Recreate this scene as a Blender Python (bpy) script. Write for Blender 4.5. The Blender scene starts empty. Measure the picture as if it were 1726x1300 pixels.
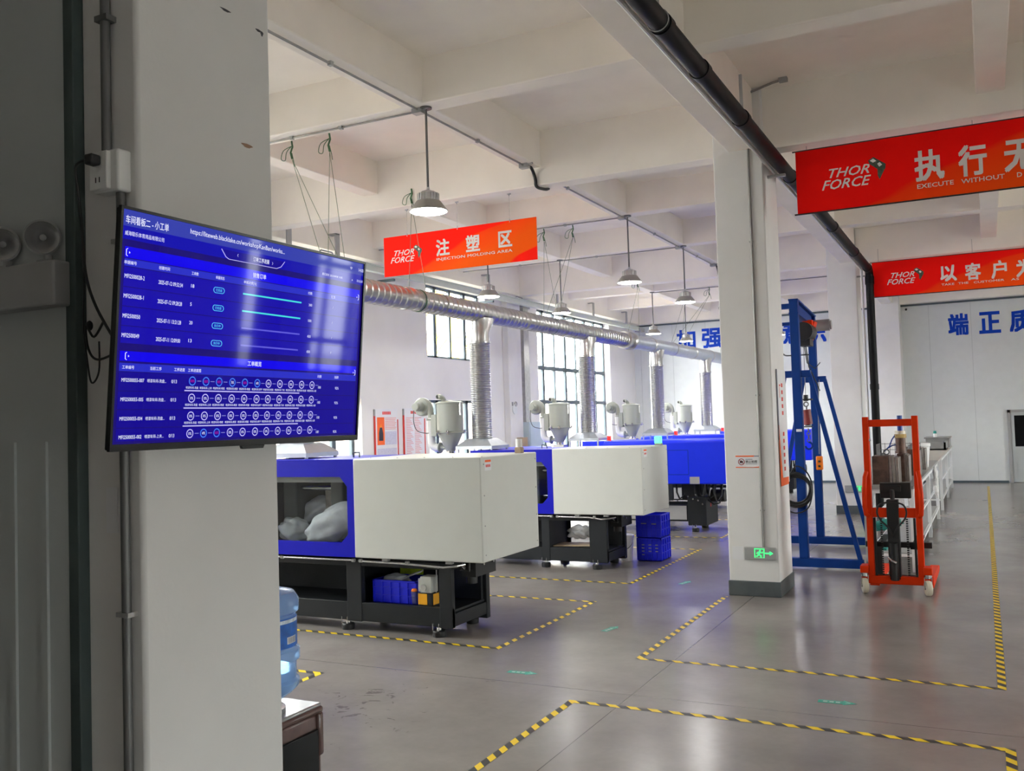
import bpy, bmesh, math, random
from mathutils import Vector, Matrix, noise
from mathutils.geometry import tessellate_polygon

C = bpy.context.scene.collection
SC = bpy.context.scene
R = math.radians
random.seed(7)

# ---------------------------------------------------------------- camera
F_PX, YAW, PITCH, ROLL = 1579.38, R(26.80834515), R(2.3223573), R(-1.77123394)
cam = bpy.data.cameras.new('camera')
cam.sensor_fit = 'HORIZONTAL'; cam.sensor_width = 36.0
cam.lens = F_PX / 1726 * 36.0
cam.clip_start = 0.05; cam.clip_end = 300
cam_o = bpy.data.objects.new('camera', cam); C.objects.link(cam_o)
_f = Vector((-math.sin(YAW) * math.cos(PITCH), math.cos(YAW) * math.cos(PITCH), math.sin(PITCH)))
_r = Vector((math.cos(YAW), math.sin(YAW), 0)); _u = _r.cross(_f)
_r2 = math.cos(ROLL) * _r + math.sin(ROLL) * _u
_u2 = -math.sin(ROLL) * _r + math.cos(ROLL) * _u
cam_o.matrix_world = Matrix(((_r2.x, _u2.x, -_f.x, 0), (_r2.y, _u2.y, -_f.y, 0), (_r2.z, _u2.z, -_f.z, 1.8), (0, 0, 0, 1)))
SC.camera = cam_o

# ---------------------------------------------------------------- sky and exposure
W = bpy.data.worlds.new('overcast_sky'); SC.world = W; W.use_nodes = True
_n = W.node_tree.nodes; _bg = _n['Background']
_tc = _n.new('ShaderNodeTexCoord'); _sx = _n.new('ShaderNodeSeparateXYZ'); _cr = _n.new('ShaderNodeValToRGB')
W.node_tree.links.new(_tc.outputs['Generated'], _sx.inputs[0]); W.node_tree.links.new(_sx.outputs[2], _cr.inputs[0])
_cr.color_ramp.elements[0].color = (0.90, 0.89, 0.86, 1); _cr.color_ramp.elements[1].color = (1.0, 0.97, 0.93, 1)
W.node_tree.links.new(_cr.outputs[0], _bg.inputs[0])
_bg.inputs[1].default_value = 29.0
vs = SC.view_settings
vs.view_transform = 'Standard'; vs.look = 'None'; vs.exposure = 0.12; vs.gamma = 1.0
try: vs.use_curve_mapping = False
except Exception: pass
SC.cycles.max_bounces = 10; SC.cycles.diffuse_bounces = 6; SC.cycles.transparent_max_bounces = 16
SC.cycles.sample_clamp_indirect = 6.0
SC.cycles.use_denoising = True

def portal(name, loc, rot, sx, sy):
    l = bpy.data.lights.new(name, 'AREA'); l.shape = 'RECTANGLE'; l.size = sx; l.size_y = sy
    l.cycles.is_portal = True
    o = bpy.data.objects.new(name, l); C.objects.link(o); o.location = loc; o.rotation_euler = rot
# windows: (y0, y1, z0, z1) on the machine-side wall and on the aisle-side wall
WIN_L = [(4.2, 8.2, 0.9, 4.42), (10.35, 12.4, 3.05, 4.42), (10.35, 12.4, 0.9, 2.28), (14.45, 16.7, 3.05, 4.42), (14.45, 16.7, 0.9, 2.28), (19.15, 23.7, 0.9, 4.42)]
WIN_R = [(-1.6, .2, .05, 1.6), (3.2, 4.6, .05, 1.8), (11.4, 14.4, 1.3, 4.0), (20.2, 22.2, 1.0, 3.2)]  # first two: unseen low openings, added to light entrance column and near partition
XL, XR, YF, YB, ZC = -9.0, 7.0, 25.7, -3.0, 5.12
for w in WIN_L: portal('window_daylight', (XL - .12, (w[0] + w[1]) / 2, (w[2] + w[3]) / 2), (0, R(-90), 0), w[3] - w[2], w[1] - w[0])
for w in WIN_R: portal('window_daylight', (XR + .12, (w[0] + w[1]) / 2, (w[2] + w[3]) / 2), (0, R(90), 0), w[3] - w[2], w[1] - w[0])  # includes the two added low openings near the camera

# ---------------------------------------------------------------- materials
def mat(name, col, rough=.5, metal=0., emit=None, es=1., spec=.5, var=0., vscale=6., coat=0., bump=0., bscale=60.):
    m = bpy.data.materials.new(name); m.use_nodes = True
    nt = m.node_tree; b = nt.nodes['Principled BSDF']
    b.inputs['Base Color'].default_value = (*col, 1); b.inputs['Roughness'].default_value = rough
    b.inputs['Metallic'].default_value = metal; b.inputs['Specular IOR Level'].default_value = spec
    b.inputs['Coat Weight'].default_value = coat
    if emit:
        b.inputs['Emission Color'].default_value = (*emit, 1); b.inputs['Emission Strength'].default_value = es
    tc = None
    if var or bump:
        tc = nt.nodes.new('ShaderNodeNewGeometry')
    if var:
        nz = nt.nodes.new('ShaderNodeTexNoise'); nz.inputs['Scale'].default_value = vscale; nz.inputs['Detail'].default_value = 5
        nt.links.new(tc.outputs['Position'], nz.inputs['Vector'])
        mp = nt.nodes.new('ShaderNodeMapRange'); mp.inputs[1].default_value = .3; mp.inputs[2].default_value = .7
        mp.inputs[3].default_value = 1 - var; mp.inputs[4].default_value = 1 + var
        nt.links.new(nz.outputs[0], mp.inputs[0])
        mx = nt.nodes.new('ShaderNodeVectorMath'); mx.operation = 'SCALE'; mx.inputs[0].default_value = col
        nt.links.new(mp.outputs[0], mx.inputs['Scale']); nt.links.new(mx.outputs[0], b.inputs['Base Color'])
    if bump:
        nz = nt.nodes.new('ShaderNodeTexNoise'); nz.inputs['Scale'].default_value = bscale
        nt.links.new(tc.outputs['Position'], nz.inputs['Vector'])
        bp = nt.nodes.new('ShaderNodeBump'); bp.inputs['Strength'].default_value = bump; bp.inputs['Distance'].default_value = .01
        nt.links.new(nz.outputs[0], bp.inputs['Height']); nt.links.new(bp.outputs[0], b.inputs['Normal'])
    return m

def srgb(r, g, b):
    f = lambda c: (c / 255) / 12.92 if c <= 10 else (((c / 255) + .055) / 1.055) ** 2.4
    return (f(r), f(g), f(b))

M = {}
M['wall'] = mat('wall_paint', (.82, .805, .79), .75, var=.03, vscale=1.5, bump=.04)
M['ceil'] = mat('ceiling_paint', (.95, .90, .835), .85, var=.035, vscale=2.0, bump=.06)
M['column'] = mat('column_paint', (.78, .77, .76), .75, var=.035, vscale=3, bump=.05)
M['plinth'] = mat('plinth_grey_paint', (.085, .10, .105), .5, var=.12, vscale=8)
M['panel'] = mat('sandwich_panel', (.74, .77, .77), .45, var=.02)
M['panel_grey'] = mat('grey_coated_panel', (.50, .53, .53), .45, var=.05, vscale=2)
M['rail'] = mat('grey_green_rail', (.05, .07, .07), .5, var=.1)
M['frame'] = mat('window_frame_slate', (.075, .105, .125), .4, var=.05)
M['grey_white'] = mat('machine_grey_white', (.66, .67, .63), .38, var=.015)
M['blue'] = mat('machine_blue', srgb(10, 12, 176), .45, spec=.2, var=.02)
M['blue2'] = mat('machine_bright_blue', srgb(20, 48, 236), .4, spec=.25, var=.02)
M['blue_in'] = mat('machine_inner_grey', (.11, .115, .11), .5, var=.1)
M['dark'] = mat('machine_base_dark', (.013, .015, .018), .5, spec=.3, var=.15, vscale=5)
M['black'] = mat('black_rubber', (.012, .012, .013), .5, var=.2)
M['black_gloss'] = mat('black_pipe', (.006, .006, .007), .5, spec=.15, var=.25, vscale=10)
M['steel'] = mat('bright_steel', (.68, .68, .68), .25, metal=1., var=.05)
M['galv'] = mat('galvanised_sheet', (.54, .535, .52), .30, metal=1., var=.10, vscale=14)
M['galv_s'] = mat('galvanised_smooth', (.50, .54, .58), .42, metal=.75, var=.06, vscale=9)
M['foil'] = mat('foil_hose', (.56, .56, .56), .30, metal=1., var=.08, vscale=30)
M['hopper'] = mat('hopper_grey', (.38, .40, .36), .35, var=.03)
M['white'] = mat('white_plastic', (.80, .80, .79), .4, var=.02)
M['white_p'] = mat('white_paint_steel', (.82, .83, .84), .35, var=.02)
M['red'] = mat('red_lens', (.75, .02, .02), .3, emit=(1, .03, .02), es=.5)
M['green_on'] = mat('green_lens_lit', (.1, .8, .3), .3, emit=(.12, 1, .35), es=1.6)
M['orange_p'] = mat('orange_red_paint', srgb(218, 52, 0), .5, spec=.15, var=.06, vscale=9)
M['crane'] = mat('crane_blue_paint', srgb(2, 52, 128), .5, spec=.2, var=.06, vscale=9)
M['crate'] = mat('crate_blue_plastic', srgb(14, 30, 226), .42, var=.04)
M['yellow'] = mat('yellow_label', srgb(240, 170, 10), .5, var=.03)
M['lime'] = mat('lime_card', srgb(190, 215, 40), .5, var=.15, vscale=25)
M['orange'] = mat('orange_plastic', srgb(245, 130, 10), .4, var=.03)
M['bag'] = mat('woven_bag_white', (.80, .80, .84), .55, var=.12, vscale=12, bump=.25, bscale=35)
M['bagc'] = mat('clear_plastic_bag', (.86, .88, .90), .22, var=.15, vscale=30, bump=.4, bscale=40)
M['wood'] = mat('plywood', (.42, .32, .22), .6, var=.12, vscale=14)
M['card'] = mat('brown_cardboard', (.38, .28, .20), .7, var=.06)
M['cabinet'] = mat('cabinet_pale_blue', (.50, .60, .66), .4, var=.03)
M['paper'] = mat('paper_white', (.80, .80, .82), .6, var=.02)
M['paper_tint'] = mat('paper_lilac_print', (.62, .62, .74), .6, var=.10, vscale=40)
M['ink_red'] = mat('red_print', srgb(214, 60, 50), .6, var=.03)
M['ink_pale'] = mat('pale_red_print', srgb(226, 150, 145), .6, var=.03)
M['ink_dark'] = mat('dark_print', (.03, .03, .04), .6, var=.03)
M['ink_grey'] = mat('grey_print', (.30, .30, .36), .6, var=.03)
M['ink_orange'] = mat('orange_print', srgb(240, 100, 30), .6, var=.03)
M['letter'] = mat('blue_wall_letter', srgb(0, 56, 172), .5, spec=.15)
M['ban_white'] = mat('banner_white_print', (.80, .76, .74), .55, var=.02)
M['hammer'] = mat('hammer_print_dark', (.05, .07, .05), .4, var=.5, vscale=40)
M['rust'] = mat('rusty_steel', (.105, .06, .045), .42, metal=.35, var=.45, vscale=12)
M['rust_l'] = mat('machined_steel', (.30, .27, .25), .35, metal=.7, var=.2, vscale=18)
M['table'] = mat('table_grey_steel', (.30, .30, .29), .35, metal=.25, var=.12, vscale=6)
M['table2'] = mat('table_pale_board', (.52, .49, .44), .4, var=.06)
M['grey'] = mat('grey_coated_steel', (.36, .36, .36), .4, var=.05)
M['grey_d'] = mat('grey_conduit', (.13, .13, .13), .45, metal=.3, var=.1)
M['conduit'] = mat('galvanised_conduit', (.30, .29, .28), .4, metal=.7, var=.1)
M['rope'] = mat('green_cord', (.035, .12, .045), .7, var=.15, vscale=60)
M['rope_thin'] = mat('thin_cord', (.17, .20, .13), .7, var=.1)
M['lamp_metal'] = mat('lamp_aluminium', (.55, .55, .55), .38, metal=.8, var=.08, vscale=20)
M['lamp_shade'] = mat('lamp_reflector', (.36, .34, .31), .4, metal=.3, var=.05)
M['lamp_on'] = mat('lamp_diffuser', (.9, .9, .9), .4, emit=(1, .98, .95), es=95.)
M['rose'] = mat('rosewood_plastic', (.10, .055, .050), .25, var=.12, vscale=20)
M['black_glass'] = mat('black_glass_panel', (.006, .007, .008), .2, spec=.15, var=.1)
M['silver_top'] = mat('dispenser_top', (.45, .45, .46), .22, metal=.5, var=.05)
M['cream'] = mat('cream_nylon', (.75, .69, .55), .4, var=.05)
M['glove'] = mat('white_cotton', (.72, .70, .70), .85, var=.08, vscale=40, bump=.3)
M['teal'] = mat('teal_cloth', (.03, .30, .26), .7, var=.2, vscale=20)
M['amber'] = mat('amber_brass', (.30, .20, .07), .35, metal=.5, var=.15)
M['blue_hose'] = mat('blue_air_hose', srgb(20, 60, 140), .35, var=.05)
M['arrow'] = mat('green_floor_vinyl', (.02, .34, .25), .4, var=.08)
M['arrow_w'] = mat('white_floor_vinyl', (.62, .72, .68), .4, var=.05)
M['stain'] = mat('brown_scuff', (.28, .17, .11), .8, var=.2)
M['scuff'] = mat('dark_scuff', (.06, .06, .07), .8, var=.2)
M['ext'] = mat('facade_pale', (.74, .74, .72), .8, var=.05, vscale=.8)
M['ext_w'] = mat('facade_window', (.30, .36, .38), .2, var=.05)
M['ext_y'] = mat('yellow_mast', srgb(240, 205, 60), .5, var=.05)
M['ext_g'] = mat('yard_concrete', (.50, .50, .48), .85, var=.1)

def glass(name, tint, ior=1.45, rough=.02, base=.04):
    m = bpy.data.materials.new(name); m.use_nodes = True; nt = m.node_tree
    for n in list(nt.nodes):
        if n.type == 'BSDF_PRINCIPLED': nt.nodes.remove(n)
    out = nt.nodes['Material Output']
    tr = nt.nodes.new('ShaderNodeBsdfTransparent'); tr.inputs[0].default_value = (*tint, 1)
    gl = nt.nodes.new('ShaderNodeBsdfGlossy'); gl.inputs[1].default_value = rough
    fr = nt.nodes.new('ShaderNodeFresnel'); ge = nt.nodes.new('ShaderNodeNewGeometry')
    io = nt.nodes.new('ShaderNodeMapRange'); io.inputs[3].default_value = ior; io.inputs[4].default_value = 1 / ior
    nt.links.new(ge.outputs['Backfacing'], io.inputs[0]); nt.links.new(io.outputs[0], fr.inputs[0])
    ad = nt.nodes.new('ShaderNodeMath'); ad.operation = 'MAXIMUM'; ad.inputs[1].default_value = base
    nt.links.new(fr.outputs[0], ad.inputs[0])
    mx = nt.nodes.new('ShaderNodeMixShader')
    nt.links.new(ad.outputs[0], mx.inputs[0]); nt.links.new(tr.outputs[0], mx.inputs[1]); nt.links.new(gl.outputs[0], mx.inputs[2])
    nt.links.new(mx.outputs[0], out.inputs[0])
    return m
M['glass'] = glass('window_glass', (.93, .96, .96))
M['door_glass'] = glass('dark_door_glass', (.10, .10, .10))
M['acrylic'] = glass('acrylic_guard', (.86, .88, .88))
M['bottle'] = glass('blue_bottle_plastic', (.45, .68, .92), base=.10, rough=.15)
def milky(name, col, k):
    m = mat(name, col, .18, spec=.6); nt = m.node_tree; b = nt.nodes['Principled BSDF']; out = nt.nodes['Material Output']
    tr = nt.nodes.new('ShaderNodeBsdfTransparent'); tr.inputs[0].default_value = (*[min(1, c * 1.15 + .1) for c in col], 1)
    mx = nt.nodes.new('ShaderNodeMixShader'); mx.inputs[0].default_value = k
    nt.links.new(tr.outputs[0], mx.inputs[1]); nt.links.new(b.outputs[0], mx.inputs[2]); nt.links.new(mx.outputs[0], out.inputs[0]); return m
M['bottle'] = milky('blue_bottle_shell', (.42, .60, .92), .42)
M['bagc'] = milky('clear_plastic_bag_film', (.86, .89, .93), .62)
M['beaker'] = glass('clear_cup', (.80, .80, .80), base=.08)

def floor_material():
    m = bpy.data.materials.new('polished_concrete'); m.use_nodes = True; nt = m.node_tree; N = nt.nodes.new; L = nt.links.new
    b = nt.nodes['Principled BSDF']; g = N('ShaderNodeNewGeometry')
    n1 = N('ShaderNodeTexNoise'); n1.inputs['Scale'].default_value = .9; n1.inputs['Detail'].default_value = 8; n1.inputs['Roughness'].default_value = .62
    L(g.outputs['Position'], n1.inputs['Vector'])
    cr = N('ShaderNodeValToRGB'); e = cr.color_ramp.elements
    e[0].position = .32; e[0].color = (.212, .190, .180, 1); e[1].position = .70; e[1].color = (.312, .288, .272, 1)
    L(n1.outputs[0], cr.inputs[0])
    n2 = N('ShaderNodeTexNoise'); n2.inputs['Scale'].default_value = 22; n2.inputs['Detail'].default_value = 4
    L(g.outputs['Position'], n2.inputs['Vector'])
    mr = N('ShaderNodeMapRange'); mr.inputs[3].default_value = .95; mr.inputs[4].default_value = 1.05; L(n2.outputs[0], mr.inputs[0])
    mu = N('ShaderNodeVectorMath'); mu.operation = 'SCALE'; L(cr.outputs[0], mu.inputs[0]); L(mr.outputs[0], mu.inputs['Scale'])
    # dark scattered scuffs
    n3 = N('ShaderNodeTexNoise'); n3.inputs['Scale'].default_value = 9; n3.inputs['Detail'].default_value = 6; n3.inputs['Distortion'].default_value = 1.2
    L(g.outputs['Position'], n3.inputs['Vector'])
    ds = N('ShaderNodeVectorMath'); ds.operation = 'DISTANCE'; ds.inputs[1].default_value = (-3.72, 5.0, 0); L(g.outputs['Position'], ds.inputs[0])
    md = N('ShaderNodeMapRange'); md.inputs[1].default_value = .25; md.inputs[2].default_value = 5.0; md.inputs[3].default_value = .60; md.inputs[4].default_value = 1.6; L(ds.outputs['Value'], md.inputs[0])
    sb = N('ShaderNodeMath'); sb.operation = 'SUBTRACT'; L(n3.outputs[0], sb.inputs[0]); L(md.outputs[0], sb.inputs[1])
    m3 = N('ShaderNodeMapRange'); m3.inputs[1].default_value = .0; m3.inputs[2].default_value = .04; m3.inputs[3].default_value = 1.0; m3.inputs[4].default_value = .62; L(sb.outputs[0], m3.inputs[0])
    mu3 = N('ShaderNodeVectorMath'); mu3.operation = 'SCALE'; L(mu.outputs[0], mu3.inputs[0]); L(m3.outputs[0], mu3.inputs['Scale'])
    # saw-cut joints
    sx = N('ShaderNodeSeparateXYZ'); L(g.outputs['Position'], sx.inputs[0])
    def joint(out, at, period):
        a = N('ShaderNodeMath'); a.operation = 'SUBTRACT'; a.inputs[1].default_value = at; L(sx.outputs[out], a.inputs[0])
        w = N('ShaderNodeMath'); w.operation = 'WRAP'; w.inputs[1].default_value = -period / 2; w.inputs[2].default_value = period / 2; L(a.outputs[0], w.inputs[0])
        ab = N('ShaderNodeMath'); ab.operation = 'ABSOLUTE'; L(w.outputs[0], ab.inputs[0])
        lt = N('ShaderNodeMath'); lt.operation = 'LESS_THAN'; lt.inputs[1].default_value = .0032; L(ab.outputs[0], lt.inputs[0])
        return lt
    j1 = joint(0, -2.16, 6.8); j2 = joint(1, 5.87, 7.9)
    mx = N('ShaderNodeMath'); mx.operation = 'MAXIMUM'; L(j1.outputs[0], mx.inputs[0]); L(j2.outputs[0], mx.inputs[1])
    mix = N('ShaderNodeMix'); mix.data_type = 'RGBA'; mix.inputs[7].default_value = (.085, .075, .07, 1)
    L(mx.outputs[0], mix.inputs[0]); L(mu3.outputs[0], mix.inputs[6]); L(mix.outputs[2], b.inputs['Base Color'])
    n4 = N('ShaderNodeTexNoise'); n4.inputs['Scale'].default_value = .6; n4.inputs['Detail'].default_value = 1; L(g.outputs['Position'], n4.inputs['Vector'])
    rr = N('ShaderNodeMapRange'); rr.inputs[3].default_value = .17; rr.inputs[4].default_value = .25; L(n4.outputs[0], rr.inputs[0]); L(rr.outputs[0], b.inputs['Roughness'])
    b.inputs['Specular IOR Level'].default_value = .36
    return m
M['floor'] = floor_material()

def tape_material():
    m = bpy.data.materials.new('hazard_tape'); m.use_nodes = True; nt = m.node_tree; N = nt.nodes.new; L = nt.links.new
    b = nt.nodes['Principled BSDF']; g = N('ShaderNodeNewGeometry'); sx = N('ShaderNodeSeparateXYZ'); L(g.outputs['Position'], sx.inputs[0])
    a = N('ShaderNodeMath'); a.operation = 'ADD'; L(sx.outputs[0], a.inputs[0]); L(sx.outputs[1], a.inputs[1])
    d = N('ShaderNodeMath'); d.operation = 'DIVIDE'; d.inputs[1].default_value = .138; L(a.outputs[0], d.inputs[0])
    f = N('ShaderNodeMath'); f.operation = 'FRACT'; L(d.outputs[0], f.inputs[0])
    lt = N('ShaderNodeMath'); lt.operation = 'GREATER_THAN'; lt.inputs[1].default_value = .5; L(f.outputs[0], lt.inputs[0])
    mix = N('ShaderNodeMix'); mix.data_type = 'RGBA'; mix.inputs[6].default_value = (.03, .03, .034, 1); mix.inputs[7].default_value = (*srgb(244, 208, 30), 1)
    L(lt.outputs[0], mix.inputs[0]); L(mix.outputs[2], b.inputs['Base Color']); b.inputs['Roughness'].default_value = .45
    return m
M['tape'] = tape_material()

def banner_material(name, c0, c1, k):
    # printed flame-like diagonal bands running from deep red to orange
    m = bpy.data.materials.new(name); m.use_nodes = True; nt = m.node_tree; N = nt.nodes.new; L = nt.links.new
    b = nt.nodes['Principled BSDF']; tc = N('ShaderNodeTexCoord'); sx = N('ShaderNodeSeparateXYZ'); L(tc.outputs['Generated'], sx.inputs[0])
    a = N('ShaderNodeMath'); a.operation = 'MULTIPLY_ADD'; a.inputs[1].default_value = k; L(sx.outputs[0], a.inputs[0])
    inv = N('ShaderNodeMath'); inv.operation = 'MULTIPLY'; inv.inputs[1].default_value = -.55; L(sx.outputs[2], inv.inputs[0]); L(inv.outputs[0], a.inputs[2])
    nz = N('ShaderNodeTexNoise'); nz.inputs['Scale'].default_value = 1.6; nz.inputs['Detail'].default_value = 1; L(tc.outputs['Generated'], nz.inputs['Vector'])
    ad = N('ShaderNodeMath'); ad.operation = 'MULTIPLY_ADD'; ad.inputs[1].default_value = .35; L(nz.outputs[0], ad.inputs[0]); L(a.outputs[0], ad.inputs[2])
    cr = N('ShaderNodeValToRGB'); cr.color_ramp.interpolation = 'LINEAR'; e = cr.color_ramp.elements
    e[0].position = 0; e[0].color = (*c0, 1); e[1].position = .62; e[1].color = (*c1, 1)
    for p, c in ((.30, c0), (.33, tuple((x + y) / 2 for x, y in zip(c0, c1))), (.95, c1), (.98, c0)):
        q = cr.color_ramp.elements.new(p); q.color = (*c, 1)
    L(ad.outputs[0], cr.inputs[0]); L(cr.outputs[0], b.inputs['Base Color']); b.inputs['Roughness'].default_value = .7; b.inputs['Specular IOR Level'].default_value = .12
    return m
M['ban_a'] = banner_material('banner_print_bright', srgb(255, 22, 0), srgb(244, 88, 0), .9)
M['ban_b'] = banner_material('banner_print_deep', srgb(236, 10, 3), srgb(238, 74, 6), 1.2)

def emat(name, c, s=1.):
    return mat(name, (0.002, .002, .004), .045, emit=c, es=s, spec=.10)
TVM = {'navy': emat('screen_navy', srgb(24, 12, 110)), 'band': emat('screen_steel_blue', srgb(52, 62, 165)), 'sub': emat('screen_mid_blue', srgb(16, 14, 168)),
       'dark': emat('screen_dark', srgb(20, 8, 84)), 'bright': emat('screen_bright_blue', srgb(14, 2, 228)), 'head': emat('screen_table_head', srgb(38, 44, 190)),
       'row': emat('screen_row', srgb(22, 12, 164)), 'row2': emat('screen_row_alt', srgb(18, 6, 140)), 'line': emat('screen_rule', srgb(14, 6, 96)),
       'text': emat('screen_text', srgb(226, 228, 250)), 'dim': emat('screen_text_dim', srgb(150, 150, 215)), 'teal': emat('screen_progress', srgb(70, 214, 214)),
       'cyan': emat('screen_badge', srgb(90, 200, 245)), 'ring': emat('screen_ring_lilac', srgb(190, 184, 240)), 'ringb': emat('screen_ring_blue', srgb(70, 130, 245)), 'mag': emat('screen_magenta', srgb(190, 30, 140)),
       'pale': emat('screen_track', srgb(96, 92, 205))}
M['bezel'] = mat('tv_bezel', (.008, .008, .010), .25, var=.1)
M['exit_on'] = mat('exit_green', (.02, .5, .15), .4, emit=(.05, 1., .22), es=1.3)

# ---------------------------------------------------------------- geometry helpers
def frame_from(axis):
    z = Vector(axis).normalized(); x = z.orthogonal().normalized(); return x, z.cross(x), z
class G:
    def __init__(s): s.bm = bmesh.new()
    def face(s, pts):
        return s.bm.faces.new([s.bm.verts.new(p) for p in pts])
    def box(s, x0, x1, y0, y1, z0, z1):
        v = [s.bm.verts.new(p) for p in ((x0, y0, z0), (x1, y0, z0), (x1, y1, z0), (x0, y1, z0), (x0, y0, z1), (x1, y0, z1), (x1, y1, z1), (x0, y1, z1))]
        for f in ((0, 3, 2, 1), (4, 5, 6, 7), (0, 1, 5, 4), (1, 2, 6, 5), (2, 3, 7, 6), (3, 0, 4, 7)): s.bm.faces.new([v[i] for i in f])
        return s
    def beam(s, p, q, w, h, up=(0, 0, 1)):
        p, q = Vector(p), Vector(q); d = (q - p).normalized(); u = Vector(up)
        if abs(d.dot(u)) > .99: u = Vector((0, 1, 0))
        a = d.cross(u).normalized(); b = a.cross(d)
        v = [s.bm.verts.new(c + a * (sx * w / 2) + b * (sy * h / 2)) for c in (p, q) for sx, sy in ((-1, -1), (1, -1), (1, 1), (-1, 1))]
        for f in ((3, 2, 1, 0), (4, 5, 6, 7), (0, 1, 5, 4), (1, 2, 6, 5), (2, 3, 7, 6), (3, 0, 4, 7)): s.bm.faces.new([v[i] for i in f])
        return s
    def rings(s, rings, cap=True, closed=False):
        R_ = [[s.bm.verts.new(p) for p in r] for r in rings]; n = len(R_[0])
        pr = list(zip(R_, R_[1:])) + ([(R_[-1], R_[0])] if closed else [])
        for a, b in pr:
            for i in range(n):
                j = (i + 1) % n; s.bm.faces.new((a[i], a[j], b[j], b[i]))
        if cap and not closed:
            s.bm.faces.new(R_[0][::-1]); s.bm.faces.new(R_[-1])
        return s
    def cyl(s, p, q, r, r1=None, n=20, cap=True):
        p, q = Vector(p), Vector(q); x, y, z = frame_from(q - p); r1 = r if r1 is None else r1
        ring = lambda c, rr: [c + (x * math.cos(t) + y * math.sin(t)) * rr for t in (2 * math.pi * i / n for i in range(n))]
        return s.rings([ring(p, r), ring(q, r1)], cap)
    def lathe(s, prof, c=(0, 0, 0), axis=(0, 0, 1), n=28, cap=True):
        c = Vector(c); x, y, z = frame_from(axis)
        return s.rings([[c + z * h + (x * math.cos(t) + y * math.sin(t)) * r for t in (2 * math.pi * i / n for i in range(n))] for r, h in prof], cap)
    def tube(s, pts, r, n=8, closed=False):
        P = [Vector(p) for p in pts]; rings = []; N_ = len(P); prev = None
        for i, p in enumerate(P):
            d = (P[(i + 1) % N_] - P[i - 1]) if closed else (P[min(i + 1, N_ - 1)] - P[max(i - 1, 0)])
            d.normalize()
            if prev is None: x = d.orthogonal().normalized()
            else:
                x = prev - d * prev.dot(d)
                x = x.normalized() if x.length > 1e-6 else d.orthogonal().normalized()
            prev = x; y = d.cross(x)
            rings.append([p + (x * math.cos(t) + y * math.sin(t)) * r for t in (2 * math.pi * k / n for k in range(n))])
        return s.rings(rings, True, closed)
    def torus(s, c, Rr, r, axis=(0, 0, 1), n=24, m=8):
        x, y, z = frame_from(axis); c = Vector(c)
        return s.tube([c + (x * math.cos(t) + y * math.sin(t)) * Rr for t in (2 * math.pi * k / n for k in range(n))], r, m, True)
    def sphere(s, c, rx, ry=None, rz=None, lump=0., seed=0., sub=3, rot=None):
        ry = rx if ry is None else ry; rz = rx if rz is None else rz
        r = bmesh.ops.create_icosphere(s.bm, subdivisions=sub, radius=1.)
        for v in r['verts']:
            k = 1 + lump * noise.noise(v.co * 2.3 + Vector((seed, seed * 1.7, 0)))
            p = Vector((v.co.x * rx * k, v.co.y * ry * k, v.co.z * rz * k))
            if rot: p = rot @ p
            v.co = p + Vector(c)
        return s
    def prism(s, poly, fn, d0, d1):
        a = [s.bm.verts.new(fn(u, v, d0)) for u, v in poly]; b = [s.bm.verts.new(fn(u, v, d1)) for u, v in poly]; n = len(a)
        s.bm.faces.new(a[::-1]); s.bm.faces.new(b)
        for i in range(n): s.bm.faces.new((a[i], a[(i + 1) % n], b[(i + 1) % n], b[i]))
        return s
    def holed(s, outer, inner, fn, d0, d1):
        polys = [[Vector((u, v, 0)) for u, v in outer], [Vector((u, v, 0)) for u, v in inner]]; flat = outer + inner
        tri = tessellate_polygon(polys)
        for d in (d0, d1):
            vs_ = [s.bm.verts.new(fn(u, v, d)) for u, v in flat]
            for t in tri: s.bm.faces.new([vs_[i] for i in t])
        for ring in (outer, inner):
            n = len(ring)
            for i in range(n):
                (u, v), (u2, v2) = ring[i], ring[(i + 1) % n]
                s.face([fn(u, v, d0), fn(u2, v2, d0), fn(u2, v2, d1), fn(u, v, d1)])
        return s

XZ = lambda y0: (lambda u, v, d: (u, y0 + d, v))
YZ = lambda x0: (lambda u, v, d: (x0 + d, u, v))
XY = lambda z0: (lambda u, v, d: (u, v, z0 + d))

def smooth(P, k=6):
    P = [Vector(p) for p in P]; out = []
    for i in range(len(P) - 1):
        a, b, c, d = P[max(i - 1, 0)], P[i], P[i + 1], P[min(i + 2, len(P) - 1)]
        for j in range(k):
            t = j / k
            out.append(.5 * ((2 * b) + (c - a) * t + (2 * a - 5 * b + 4 * c - d) * t * t + (3 * b - a - 3 * c + d) * t ** 3))
    return out + [P[-1]]
def base_of(o):
    while o.parent: o = o.parent
    return Vector(o.get('_b', (0, 0, 0)))
def mesh_obj(name, me, m, parent):
    o = bpy.data.objects.new(name, me); C.objects.link(o)
    if m: me.materials.append(m)
    if parent:
        b = base_of(parent)
        for v in me.vertices: v.co -= b
        o.parent = parent
    else:
        if len(me.vertices):
            xs = [v.co for v in me.vertices]
            b = Vector(((min(v.x for v in xs) + max(v.x for v in xs)) / 2, (min(v.y for v in xs) + max(v.y for v in xs)) / 2, min(v.z for v in xs)))
            for v in me.vertices: v.co -= b
            o.location = b; o['_b'] = tuple(b)
    return o
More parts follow.
